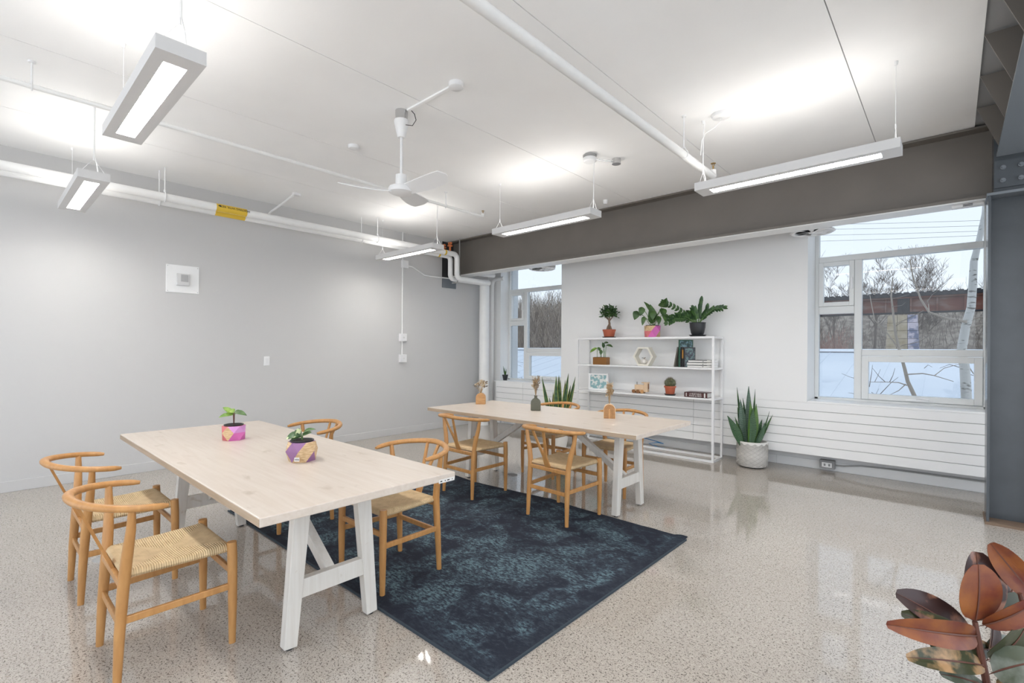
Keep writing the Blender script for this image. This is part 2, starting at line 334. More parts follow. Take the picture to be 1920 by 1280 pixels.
# window wall: lower wall, pilasters, lintel
wb=B().box((XL,YB,0),(XR,6.95,.78))
wb.box((XL,6.47,.0),(-6.14,6.95,ZC))
for a,b in ((-4.63,-1.205),(.30,1.2)): wb.box((a,YF,.78),(b,6.95,ZC))
wb.box((2.7,YF,.78),(XR,6.95,ZC))
for a,b in ((-6.14,-4.63),(-1.205,.30),(1.2,2.7)): wb.box((a,6.5,2.98),(b,6.95,ZC))
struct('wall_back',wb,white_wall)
bs=struct('baseboard_back',B().box((-6.05,YB-.016,0),(-1.5635,YB,.10)),trim_m,bevel=.003)
struct('baseboard_back',B().box((-1.5605,YB-.016,0),(XR,YB,.10)),trim_m,bevel=.003)
# windows
def window(name,dx):
    r=bpy.data.objects.new(name,None); C.objects.link(r); r['kind']='structure'; r.location=(dx,0,0)
    y0,y1=6.685,6.765
    L,Rr=-1.205,.30
    b=B(); b.box((L,y0,.78),(-1.165,y1,2.98)).box((.232,y0,.78),(Rr,y1,2.98)).box((L,y0,.78),(Rr,y1,.815)).box((L,y0,2.92),(Rr,y1,2.98))
    b.box((-1.165,y0-.005,2.385),(.232,y1,2.452)).box((-.82,y0-.006,.815),(-.75,y1,2.387))
    b.box((-1.165,y0,1.785),(-.82,y1,1.872)).box((-.75,y0,1.30),(.232,y1,1.372))
    obj('window_frame',b,frame_m,r,bevel=.006)
    def sash(xa,xb,za,zb,t):
        s=B(); y2,y3=y0-.018,y1-.02
        s.box((xa,y2,za),(xa+t,y3,zb)).box((xb-t,y2,za),(xb,y3,zb)).box((xa+t,y2,za),(xb-t,y3,za+t)).box((xa+t,y2,zb-t),(xb-t,y3,zb))
        return obj('sash',s,frame_m,r,bevel=.004)
    s1=sash(-1.164,-.821,1.873,2.384,.046); s2=sash(-.748,.230,.818,1.298,.062)
    obj('latch',B().box((-.852,y0-.045,2.06),(-.832,y0-.018,2.19)),white_metal,s1,bevel=.004)
    h=B().box((-.36,y0-.045,.83),(-.18,y0-.018,.85)); h.tube([(-.27,y0-.04,.85),(-.25,y0-.06,.862),(-.17,y0-.06,.855)],.009,8)
    obj('crank_handle',h,white_metal,s2)
    for xa,xb,za,zb in ((-1.165,.232,2.452,2.92),(-.75,.232,1.372,2.385),(-1.165,-.82,.815,1.785),(-1.12,-.866,1.917,2.341),(-.686,.168,.88,1.236)):
        obj('pane',B().box((xa,6.722,za),(xb,6.728,zb)),glass_m,r)
    obj('window_sill',B().box((L+.002,YF+.004,.772),(Rr-.002,y0,.79)),trim_m,r,bevel=.003)
    return r
window('window_1',-4.935); window('window_2',0); window('window_3',2.405)
# radiator cover sections with six slats each
zs=[.184,.2855,.384,.482,.581,.679,.772]
for (a,b,l) in ((-6.08,-5.438,'short white slatted radiator cover beside the corner pipes'),(-5.438,-2.493,'white slatted radiator cover behind the white shelf'),(-2.493,.452,'white slatted radiator cover under the right window by the column'),(.452,XR-.02,'white slatted radiator cover beyond the steel column')):
    t=thing('radiator_cover',l,'radiator cover',((a+b)/2,YF,.184),0,'radiator covers along the window wall'); hw=(b-a)/2
    obj('backing',B().box((-hw,.018,0),(hw,.215,.587)),gap_m,t)
    for i in range(6): obj('slat',B().box((-hw+.002,0,zs[i]-.184+.0022),(hw-.002,.018,zs[i+1]-.184-.0022)),trim_m,t,bevel=.002)
    obj('cap',B().box((-hw,.001,.587),(hw,.2,.5955)),trim_m,t)
# ------------------------------------------------------------------ steel: beam, column, girder
t=thing('steel_beam','long dark grey steel beam spanning the room in front of the windows','beam',(0,0,2.6))
b=B().box((XL+.01,5.60,.02),(.24,5.615,.594-.02)); obj('web',b,steel_m,t)
obj('flange',B().box((XL+.01,5.48,0),(.24,5.735,.02)),steel_m,t); obj('flange',B().box((XL+.01,5.48,.574),(.24,5.735,.59)),steel_m,t)
obj('soffit_strip',B().box((XL+.01,5.495,-.01),(.2,5.72,0)),trim_m,t)
t=thing('steel_column','dark blue grey steel column at the right edge of the window','column',(.37,5.5,0))
for s in (-1,1): obj('flange',B().box((s*.153-.008,-.15,.02),(s*.153+.008,.15,2.58)),col_m,t)
obj('web',B().box((-.145,-.006,.02),(.145,.006,2.58)),col_m,t)
obj('cap_plate',B().box((-.17,-.16,2.58),(.19,.16,2.6)),steel_b,t); obj('base_plate',B().box((-.17,-.17,0),(.19,.17,.02)),stem_b,t)
t=thing('steel_girder','grey steel girder with slanted stiffener plates beneath the ceiling','girder',(0,0,0))
obj('web',B().box((.375,Y0,2.9),(.39,5.30,ZC)),steel_b,t)
obj('bottom_flange',B().box((.25,Y0,2.862),(.53,5.30,2.882)),steel_b,t)
for k in range(-9,4):
    y=3.93+.5755*k+(.0 if k<2 else .0)
    if k==3: continue
    obj('stiffener',B().prism([(.133,y,ZC),(.375,y,ZC),(.375,y,2.883),(.251,y,2.883)],(0,.012,0)),steel_m,t)
    obj('stiffener',B().prism([(.39,y,ZC),(.55,y,ZC),(.529,y,2.883),(.39,y,2.883)],(0,.012,0)),steel_m,t)
obj('end_plate',B().box((.2405,5.395,2.60),(.55,5.75,ZC)),col_m,t)
obj('splice_plate',B().box((.242,5.375,2.637),(.53,5.395,2.85)),col_m,t)
for bx in (.291,.389,.487):
    for bz in (2.69,2.79):
        b=B().cyl((bx,5.375,bz),(bx,5.36,bz),.017,.017,12).cyl((bx,5.36,bz),(bx,5.35,bz),.010,.009,6); obj('bolt',b,steel_b,t)
t=thing('door_sensor','small white clip box under the beam at the column','sensor',(.095,5.60,2.568))
obj('housing',B().box((-.10,-.03,0),(.10,.03,.03)),white_metal,t,bevel=.003)
for k in (0,1): obj('slot',B().box((-.03,-.033,.006+k*.012),(.03,-.03,.012+k*.012)),dark_m,t)
# beam pocket at the left wall
t=thing('beam_pocket','dark steel bearing pocket where the beam meets the left wall','bracket',(XL,5.51,2.40))
obj('recess',B().box((0,-.155,.155),(.012,.15,.785)),steel_d,t); obj('plate',B().box((0,-.155,0),(.018,.15,.155)),steel_b,t,bevel=.002)
# ------------------------------------------------------------------ round air diffusers
for x,l in ((-1.11,'white round ceiling air diffuser beside the right window'),(-4.80,'white round ceiling air diffuser in front of the left window')):
    t=thing('air_diffuser',l,'air vent',(x,6.0,2.61),0,'round air diffusers')
    obj('duct',B().box((-.16,-.14,.03),(.16,.14,.56)),white_metal,t)
    b=B().lathe([(.205,.02),(.21,.012),(.19,0),(.165,.004),(.165,.02)],32); obj('ring',b,white_metal,t,smooth=True)
    for k in range(8):
        a=k*math.pi/4; ca,sa=math.cos(a),math.sin(a)
        b=B().prism([(ca*.03-sa*.01,sa*.03+ca*.01,0),(ca*.165-sa*.05,sa*.165+ca*.05,.004),(ca*.165+sa*.02,sa*.165-ca*.02,.016),(ca*.03+sa*.004,sa*.03-ca*.004,.01)],(0,0,.003)); obj('vane',b,white_metal,t)
    obj('hub',B().lathe([(.0,-.004),(.03,-.003),(.035,.012)],16),white_metal,t)
# ------------------------------------------------------------------ pendant lights
LZ=2.615
def light(name_l,x,y,feed,first=None):
    t=thing('pendant_light',name_l,'light',(x,y,LZ),0,'long pendant lights')
    hl,hw,h=.64,.095,.062; tk=.006
    b=B().box((-hl,-hw,0),(hl,-hw+tk,h)).box((-hl,hw-tk,0),(hl,hw,h)).box((-hl,-hw+tk,0),(-hl+.012,hw-tk,h)).box((hl-.012,-hw+tk,0),(hl,hw-tk,h))
    b.box((-hl+.012,-hw+tk,.0),(-hl+.10,hw-tk,.004)).box((hl-.10,-hw+tk,.0),(hl-.012,hw-tk,.004)).box((-hl+.1,-hw+tk,0),(hl-.1,-.045,.004)).box((-hl+.1,.045,0),(hl-.1,hw-tk,.004))
    b.box((-hl+.012,-hw+tk,.024),(hl-.012,hw-tk,.03))
    obj('housing',b,grey_white,t)
    obj('lens',B().box((-hl+.1,-.045,.008),(hl-.1,.045,.012)),glow,t)
    lv=B()
    for k in range(40): q=-hl+.115+k*(2*hl-.23)/39; lv.box((q-.0012,-.045,.0),(q+.0012,.045,.007))
    obj('louver',lv,white_metal,t,kind='stuff')
    obj('upper_lens',B().box((-hl+.05,-.07,h-.02),(hl-.05,.07,h-.014)),glow_up,t)
    H=ZC-LZ
    for s in (-1,1):
        xx=s*(hl-.03)
        wv=B().tube([(xx,0,h+.10),(xx,0,H-.02)],.0016,6)
        wv.tube([(xx,-hw+.02,h-.01),(xx,0,h+.10),(xx,hw-.02,h-.01)],.0016,6); wv.cyl((xx,0,h+.09),(xx,0,h+.12),.004,.004,8)
        obj('hanger_wire',wv,white_metal,t)
        obj('ceiling_clip',B().cyl((0,0,H-.025),(0,0,H),.009,.012,10),white_metal,t,loc=(xx,0,0))
    if feed:
        xx=feed*(hl-.03)
        obj('feed_cable',B().tube([(xx-feed*.02,.03,h-.005),(xx-feed*.01,.02,h+.07),(xx,.004,h+.13),(xx,.004,H-.16),(xx+.005,.005,H-.08),(xx+.012,.006,H)],.0042,8),pipe_m,t,smooth=True)
    return t
light('white pendant light fixture hanging closest to the camera at top left',-3.135,.6,1)
light('white pendant light fixture in front of the wall heating pipes at far left',-5.455,.6,1)
light('white pendant light fixture hanging before the middle of the grey beam',-3.13,3.92,1)
light('white pendant light fixture near the corner valves and left wall',-5.455,3.92,1)
light('white pendant light fixture hanging at the right below the ceiling dome',-.88,3.92,-1)
light('white pendant light fixture added out of view above and behind the camera, next in the front row',-.82,.6,1)  # this fixture and the next two are unseen, added to brighten the room
light('white pendant light fixture added unseen in the next bay beyond the girder, front row',1.5,.6,1)
light('white pendant light fixture added unseen in the next bay beyond the girder, window row',1.5,3.92,1)
# ------------------------------------------------------------------ ceiling fan
t=thing('ceiling_fan','white three blade ceiling fan hanging on a thin rod','ceiling fan',(-3.175,2.215,0))
b=B().lathe([(.045,3.12),(.048,3.194)],20); obj('mount_bracket',b,chrome,t,smooth=True)
obj('canopy',B().lathe([(.028,2.985),(.032,2.99),(.058,3.105),(.055,3.12)],24),white_metal,t,smooth=True)
obj('down_rod',B().cyl((0,0,2.69),(0,0,2.99),.0105,.0105,12),white_metal,t,smooth=True)
obj('motor_housing',B().lathe([(.02,2.70),(.043,2.695),(.045,2.61),(.09,2.60),(.098,2.585),(.095,2.56),(.06,2.545),(.0,2.54)],28),white_metal,t,smooth=True)
for k,a in enumerate((233,8,121)):
    a=R(a); ca,sa=math.cos(a),math.sin(a); pr=[]
    V=[];Fs=[]; n=12
    for i in range(n+1):
        u=i/n; rr=.07+u*.40; wd=.05+.02*math.sin(math.pi*min(1,u*.75)) if u<.9 else .064*math.sqrt(max(.02,1-((u-.9)/.1)**2))
        tl=-R(28)*(1-.35*u)
        for s in (-1,1):
            lx=rr; ly=s*wd*math.cos(tl); lz=2.575+s*wd*math.sin(tl)+.03*u*u
            for dz in (0,.005): V.append((ca*lx-sa*ly,sa*lx+ca*ly,lz+dz))
    for i in range(n):
        q=i*4; Fs+=[(q,q+2,q+6,q+4),(q+1,q+5,q+7,q+3),(q,q+4,q+5,q+1),(q+2,q+3,q+7,q+6)]
    Fs+=[(0,1,3,2),(n*4,n*4+2,n*4+3,n*4+1)]
    obj('blade',B().add(V,Fs),white_metal,t,smooth=True)
obj('pull_cable',B().tube([(.055,0,3.07),(.10,.03,3.06),(.125,.045,3.10),(.11,.04,3.15),(.075,.03,3.19)],.003,6),dark_m,t)
# ------------------------------------------------------------------ pipes on ceiling
t=thing('sprinkler_pipe','thin white sprinkler pipe under the ceiling ending behind the fan','pipe',(-4.42,0,0),0,'ceiling sprinkler pipes')
obj('pipe',B().tube([(0,Y0,3.03),(0,4.27,3.03),(.0,4.315,3.035),(0,4.32,3.07)],.017,12),pipe_m,t,smooth=True)
for y in (.24,3.71): obj('hanger',B().cyl((0,y,3.05),(0,y,ZC),.006,.006,8).lathe([(.02,ZC-.012),(.02,ZC)],12,(0,y,0)).tube([(0,y,3.06),(.021,y,3.03),(0,y,3.005),(-.021,y,3.03),(0,y,3.06)],.005,6),white_metal,t)
for y in (.72,4.32): obj('sprinkler_head',B().cyl((0,y,3.04),(0,y,3.085),.009,.007,8).lathe([(.018,3.10),(.018,3.104)],12,(0,y,0)).cyl((-.01,y,3.08),(-.006,y,3.10),.002,.002,6).cyl((.01,y,3.08),(.006,y,3.10),.002,.002,6),brass,t)
t=thing('sprinkler_pipe','thick white sprinkler pipe crossing the ceiling toward the right pendant light','pipe',(-1.57,0,0),0,'ceiling sprinkler pipes')
obj('pipe',B().tube([(0,Y0,2.885),(0,4.34,2.885),(.0,4.37,2.89),(0,4.372,2.945)],[.031,.031,.028,.024],16),pipe_m,t,smooth=True)
for y in (.6,3.735): obj('hanger',B().cyl((0,y,2.95),(0,y,ZC),.005,.005,8).lathe([(.018,ZC-.01),(.018,ZC)],12,(0,y,0)).tube([(0,y,2.955),(.033,y,2.90),(.033,y,2.87),(0,y,2.852),(-.033,y,2.87),(-.033,y,2.90),(0,y,2.955)],.004,6),white_metal,t)
obj('sprinkler_head',B().cyl((0,4.372,2.94),(0,4.372,2.985),.009,.007,8).lathe([(.022,3.00),(.022,3.004)],12,(0,4.372,0)).cyl((-.012,4.372,2.98),(-.007,4.372,3.0),.002,.002,6).cyl((.012,4.372,2.98),(.007,4.372,3.0),.002,.002,6),brass,t)
# heating pipes along the left wall
def elbow(x,yd,z0,z1,y1):
    r=.07; p=[(x,Y0,z0),(x,yd-r,z0)]
    for k in range(1,6): a=k*math.pi/10; p.append((x,yd-r+r*math.sin(a),z0-r+r*math.cos(a)))
    p.append((x,yd,z1+r))
    for k in range(1,6): a=k*math.pi/10; p.append((x,yd+r-r*math.cos(a),z1+r-r*math.sin(a)))
    p.append((x,y1,z1)); return p
hp=thing('heating_pipe','insulated white heating pipe with yellow label along the left wall','pipe',(0,0,0),0,'heating pipes along the left wall')
obj('pipe',B().tube(elbow(-5.99,5.27,2.887,2.50,6.02),.041,16),pipe_m,hp,smooth=True)
hp2=thing('heating_pipe','insulated white heating pipe tucked behind the labelled one near the wall','pipe',(0,0,0),0,'heating pipes along the left wall')
obj('pipe',B().tube(elbow(-6.145,5.264,2.875,2.51,6.05),.041,16),pipe_m,hp2,smooth=True)
for t_,x,ys,z in ((hp,-5.99,(1.30,3.79),2.887),(hp2,-6.145,(1.285,3.63),2.875)):
    for y in ys:
        obj('hanger',B().cyl((x,y,z+.05),(x,y,ZC),.006,.006,8).tube([(x,y,z+.055)]+[(x+.047*math.cos(a),y,z+.047*math.sin(a)) for a in [math.pi/2-k*math.pi/8 for k in range(17)]],.006,6).cyl((x,y,z+.05),(x,y,z+.075),.012,.012,6),white_metal,t_)
    obj('band',B().cyl((x,5.0,z),(x,5.03,z),.043,.043,16),yellow_m,t_)
    obj('valve',B().cyl((x,5.12,z+.03),(x,5.12,z+.11),.016,.016,10).lathe([(.04,.11),(.042,.12),(.04,.13)],12,(x,5.12,z)).cyl((x-.03,5.12,z+.16),(x+.03,5.12,z+.16),.02,.02,10).cyl((x,5.12,z+.13),(x,5.12,z+.18),.01,.01,8),orange_m,t_)
def wrap_label(x,z,y0,y1,a0,a1,rad):
    V=[];Fs=[];n=8
    for i in range(n+1):
        a=R(a0+(a1-a0)*i/n)
        for y in (y0,y1):
            for rr in (rad,rad+.0015): V.append((x+rr*math.cos(a),y,z+rr*math.sin(a)))
    for i in range(n):
        q=i*4; Fs+=[(q+1,q+3,q+7,q+5),(q,q+4,q+6,q+2),(q,q+1,q+5,q+4),(q+2,q+6,q+7,q+3)]
    Fs+=[(0,2,3,1),(n*4,n*4+1,n*4+3,n*4+2)]
    return B().add(V,Fs)
lb=obj('label',wrap_label(-5.99,2.887,1.765,2.075,-80,75,.0415),yellow_m,hp,label='yellow pipe label with upside down lettering')
obj('label',wrap_label(-6.145,2.875,1.80,2.11,-85,60,.0415),yellow_m,hp2)
def text(name,body,size,loc,rot,m,parent,ext=.0006,align='CENTER',sx_=1):
    c=bpy.data.curves.new(name,'FONT'); c.body=body; c.size=size; c.extrude=ext; c.align_x=align; c.align_y='CENTER'; c.resolution_u=2
    o0=bpy.data.objects.new(name+'_curve',c); C.objects.link(o0); bpy.context.view_layer.update()
    me=bpy.data.meshes.new_from_object(o0.evaluated_get(bpy.context.evaluated_depsgraph_get())); bpy.data.objects.remove(o0); bpy.data.curves.remove(c)
    me.name=name; me.materials.clear(); me.materials.append(m)
    o=bpy.data.objects.new(name,me); C.objects.link(o)
    o.location=loc; o.rotation_euler=rot; o.scale=(sx_,1,1); o.parent=parent; return o
def mat_rot(xa,ya,za): return Matrix((xa,ya,za)).transposed().to_euler()
ang=R(18); nrm=Vector((math.cos(ang),0,math.sin(ang))); ty_=Vector((0,-1,0)); upv=nrm.cross(ty_)
text('lettering','HEATING WTR. RET.',.034,Vector((-5.99,1.945,2.887))+nrm*.0437,mat_rot(ty_,upv,nrm),ink,lb)
c_=Vector((-5.99,1.795,2.887))+nrm*.0434
obj('arrow_mark',B().prism([c_+Vector((0,-.02,0)),c_+upv*.011,c_+Vector((0,.018,0)),c_-upv*.011],nrm*.001),ink,lb)
# risers in the corner
tag(obj('riser_pipe',B().cyl((-6.19,6.10,0),(-6.19,6.10,2.575),.088,.088,24),pipe_m,smooth=True),'thick white vertical riser pipe in the corner beside the left window','pipe')
tag(obj('riser_pipe',B().tube([(-6.29,6.40,0),(-6.29,6.40,2.53),(-6.27,6.40,2.60),(-6.2,6.40,2.63),(-6.0,6.40,2.63)],.036,16),pipe_m,smooth=True),'thin white riser pipe next to the left window jamb','pipe')
tag(obj('cross_pipe',B().tube([(-6.13,5.75,2.66),(-6.05,6.2,2.66)],.04,16),pipe_m,smooth=True),'short white pipe stub beneath the beam by the left window','pipe')
tag(obj('beam_cable',B().tube([(-6.12,5.44,ZC-.002),(-6.12,5.44,2.70),(-6.10,5.43,2.62),(-6.06,5.40,2.54),(-6.10,5.36,2.45),(-6.2,5.35,2.45)],.009,8),cable_g,smooth=True),'thin grey cable dropping in front of the beam end','cable')
# ------------------------------------------------------------------ ceiling devices
def puck(name,x,y,r,h,label,cat='detector',m=white_metal,group=None):
    b=B().lathe([(r*.55,-h),(r*.9,-h*.8),(r,-h*.3),(r,0)],20); return tag(obj(name,b,m,smooth=True,loc=(x,y,ZC)),label,cat,group)
t=thing('junction_box','white ceiling junction box with flat raceway running to the fan','junction box',(-2.56,2.234,ZC))
obj('box',B().lathe([(.045,-.035),(.052,-.03),(.052,0)],20),white_metal,t,smooth=True)
obj('raceway',B().box((-.56,-.014,-.014),(-.04,.014,0)),ceil_m,t,bevel=.004)
t=puck('smoke_detector',-4.046,2.306,.05,.035,'small round white smoke detector on the ceiling left of the fan')
obj('vent_ring',B().lathe([(.036,-.026),(.0445,-.024),(.0445,-.02),(.036,-.02)],20),gap_m,t)
t=thing('junction_box','paired round ceiling boxes above the middle pendant light','junction box',(-2.55,3.90,ZC))
obj('box',B().lathe([(.05,-.07),(.062,-.06),(.064,-.03),(.055,-.022),(.055,0)],24),white_metal,t,smooth=True)
obj('ring',B().lathe([(.0645,-.022),(.0645,-.006),(.05,0)],24),cable_g,t)
obj('box',B().lathe([(.042,-.05),(.042,-.035),(.042,0)],20),chrome,t,smooth=True,loc=(.14,.25,0))
for s in (-1,1): obj('conduit',B().cyl((.025+s*.01,.05-s*.008,-.03),(.12+s*.01,.21-s*.008,-.03),.005,.005,8),chrome,t)
t=puck('ceiling_dome',-1.34,3.90,.075,.03,'smooth white ceiling dome above the right pendant light','ceiling box')
obj('drop_cable',B().tube([(0,0,-.03),(0,-.01,-.06),(-.04,-.01,-.09),(-.12,-.01,-.12),(-.15,-.005,-.17),(-.16,.0,-.28)],.004,6),pipe_m,t)
puck('occupancy_sensor',-3.171,5.202,.028,.05,'tiny white ceiling sensor close to the beam','sensor')
t=thing('cable_raceway','short white bent conduit on the ceiling above the heating pipes','conduit',(-5.80,2.564,ZC))
obj('box',B().box((-.03,-.04,-.03),(.03,.04,0)),white_metal,t,bevel=.004); obj('conduit',B().tube([(-.02,-.02,-.02),(-.10,-.02,-.03),(-.42,.0,-.05),(-.55,-.06,-.12),(-.66,-.06,-.14)],.013,8),pipe_m,t,smooth=True)
# ------------------------------------------------------------------ left wall devices
t=thing('wall_speaker_panel','square white panel with small grey sensor high on the left wall','wall panel',(XL,1.578,2.12))
obj('plate',B().box((0,-.16,-.155),(.008,.16,.155)),trim_m,t,bevel=.002)
obj('sensor_box',B().box((.008,-.065,-.075),(.035,.06,.06)),grey_white,t,bevel=.006); obj('sensor_cover',B().box((.035,-.025,-.03),(.04,.045,.048)),plain('sensor_grey',(.42,.42,.42),.5),t,bevel=.003)
for a in (-.145,.145):
    for c2 in (-.14,.14): obj('screw',B().cyl((.008,a,c2),(.010,a,c2),.004,.004,8),chrome,t)
t=thing('light_switch','white light switch plate on the left wall','light switch',(XL,2.494,1.182))
obj('plate',B().box((0,-.035,-.058),(.008,.035,.058)),plain('switch_white',(.86,.86,.86),.35),t,bevel=.002); obj('rocker',B().box((.008,-.017,-.034),(.012,.017,.034)),white_metal,t,bevel=.001)
t=thing('electrical_conduit','white conduit with switch boxes running down the left wall','conduit',(XL,4.55,0))
obj('junction_box',B().box((0,-.03,2.63),(.045,.085,2.75)),white_metal,t,bevel=.004)
obj('conduit',B().cyl((.014,-.01,1.55),(.014,-.01,2.64),.011,.011,10).cyl((.014,-.01,2.74),(.014,-.01,3.194),.011,.011,10),pipe_m,t,smooth=True)
obj('conduit',B().cyl((.014,-.01,1.24),(.014,-.01,1.48),.011,.011,10),pipe_m,t,smooth=True)
obj('conduit',B().tube([(.014,.08,2.675),(.014,.17,2.67),(.014,.30,2.62),(.014,.42,2.565),(.014,.55,2.56),(.014,1.3,2.575)],.012,10),pipe_m,t,smooth=True)
for z in (1.526,1.196):
    s=obj('switch_box',B().box((0,-.063,z-.062),(.05,.058,z+.062)),white_metal,t,bevel=.004); obj('toggle',B().box((.05,-.012,z-.015),(.06,.008,z+.012)),grey_white,s)
# outlet under the right window
t=thing('floor_outlet','grey outlet box with cable under the radiator cover','outlet',(-1.03,6.42,.0))
obj('box',B().box((-.075,.0,.03),(.07,.078,.125)),plain('outlet_grey',(.28,.28,.28),.4),t,bevel=.004)
f_=obj('face_plate',B().box((-.05,-.004,.05),(.045,.0,.10)),trim_m,t)
for s in (-1,1): obj('socket',B().box((s*.022-.01,-.006,.062),(s*.022+.008,-.004,.088)),gap_m,f_)
obj('cable',B().tube([(.07,.04,.075),(.15,.035,.08),(.3,.05,.105),(.6,.06,.115),(1.5,.06,.118),(2.4,.06,.118)],.008,8),cable_g,t,smooth=True)
tag(obj('power_cable',B().tube([(-3.35,6.43,.10),(-3.2,6.40,.095),(-3.05,6.42,.07),(-2.95,6.39,.06),(-3.02,6.36,.07),(-3.15,6.36,.04),(-3.0,6.33,.012),(-2.9,6.33,.01)],.006,6),blue_cable,smooth=True),'blue cable lying behind the shelf base','cable')
# floor discs
tag(obj('floor_cover',B().lathe([(.055,.0),(.055,.003),(.05,.005)],24),gap_m,loc=(-3.495,3.884,0)),'round metal floor cover under the rear table','floor cover')
tag(obj('floor_cover',B().lathe([(.06,.0),(.06,.003),(.052,.005)],24),chrome,loc=(-4.0,.558,0)),'round metal floor cover between the two left chairs','floor cover')
# ------------------------------------------------------------------ rug
RX,RY=-2.905,2.425
def rug():
    nx,ny=60,42; V=[];Fs=[]
    for i in range(nx+1):
        for j in range(ny+1):
            x=-1.51+3.02*i/nx; y=-1.015+2.03*j/ny
            ex=x; ey=y
            k=max(0,(y+.1)/1.1)
            ridge=.010*math.exp(-((x-.17-.10*y)/.05)**2)*max(0,min(1,(y+.75)*1.2))
            ey=y+.012*math.sin(x*2.6+1)*k-.03*k*math.exp(-((x+.6)/.35)**2)
            z=.008+ridge+.006*k*max(0,math.sin(x*5+.5))*(1 if abs(x)<1.3 else 0)
            if x>1.44 and y>.93: z+=.012
            V.append((ex,ey,z))
    n=len(V); V+=[(a,b_,max(0.0005,c_-.0075)) for a,b_,c_ in V]; w_=ny+1
    for i in range(nx):
        for j in range(ny):
            a=i*w_+j; Fs.append((a,a+w_,a+w_+1,a+1)); Fs.append((n+a,n+a+1,n+a+w_+1,n+a+w_))
    for i in range(nx):
        a=i*w_; Fs.append((a,n+a,n+a+w_,a+w_)); a=i*w_+ny; Fs.append((a,a+w_,n+a+w_,n+a))
    for j in range(ny):
        a=j; Fs.append((a,a+1,n+a+1,n+a)); a=nx*w_+j; Fs.append((a,n+a,n+a+1,a+1))
    return B().add(V,Fs)
rg=thing('area_rug','dark navy distressed area rug between the two tables','rug',(RX,RY,0))
obj('pile',rug(),rug_m,rg,smooth=True)
obj('binding',B().bar((-1.515,-1.017,.0055),(1.515,-1.017,.0055),.009,.010).bar((1.513,-1.02,.0055),(1.513,.97,.0055),.009,.010),rug_edge,rg)
# ------------------------------------------------------------------ tables
def table(label,xa,xb,ya,yb,yc,xla,xlb):
    TZ=.735; th=.036
    t=thing('trestle_table',label,'table',((xa+xb)/2,yc,0),0,'whitewashed trestle tables'); cx=(xa+xb)/2
    n=4; ws=(yb-ya)/n
    tp=obj('tabletop',B().box((xa-cx,ya-yc,TZ-th),(xb-cx,yb-yc,TZ)),table_m,t,bevel=.004)
    for ye in (ya-yc-.0012,yb-yc+.0002): obj('edge_band',B().box((xa-cx+.003,ye,TZ-th+.003),(xb-cx-.003,ye+.001,TZ-.004)),edge_m,t,label='thin tan strip on the long edge')  # thin strips on both long sides, tanner and darker than the tabletop
    for xl_ in (xla,xlb):
        x=xl_-cx; sgn=1 if x>0 else -1
        for s in (-1,1):
            b=B().bar((x,s*.205,.01),(x,s*.148,TZ-th),.058,.05,.078,.05,side=(0,1,0)); obj('leg',b,leg_m,t,bevel=.003)
            obj('foot_pad',B().cyl((x,s*.205,0),(x,s*.205,.012),.017,.017,10),dark_m,t)
        obj('cross_rail',B().box((x-.02,-.165,.215),(x+.02,.165,.30)),leg_m,t,bevel=.003)
        obj('brace',B().bar((x-sgn*.02,0,.27),(sgn*.18,0,TZ-th),.045,.05),leg_m,t,bevel=.002)
    obj('underframe',B().box((xla-cx-.03,-.20,TZ-th-.03),(xla-cx+.03,.20,TZ-th)).box((xlb-cx-.03,-.20,TZ-th-.03),(xlb-cx+.03,.20,TZ-th)).box((-.25,-.03,TZ-th-.03),(.25,.03,TZ-th)),leg_m,t)
    return t
ta=table('whitewashed wooden trestle table nearest the camera',-4.345,-1.845,.69,1.62,1.155,-3.99,-2.2)
s_=obj('sticker',B().box((2.5/2,.36,.702-.008),(2.5/2+.001,.46,.702+.01)),paper,ta)
for k,wk in ((.375,.012),(.40,.006),(.42,.015),(.445,.004)): obj('print_mark',B().box((1.251,k-wk/2,.700),(1.2514,k+wk/2,.7055)),ink,s_)
table('whitewashed wooden trestle table further back by the white shelf',-4.09,-1.68,3.2,4.185,3.696,-3.76,-2.013)
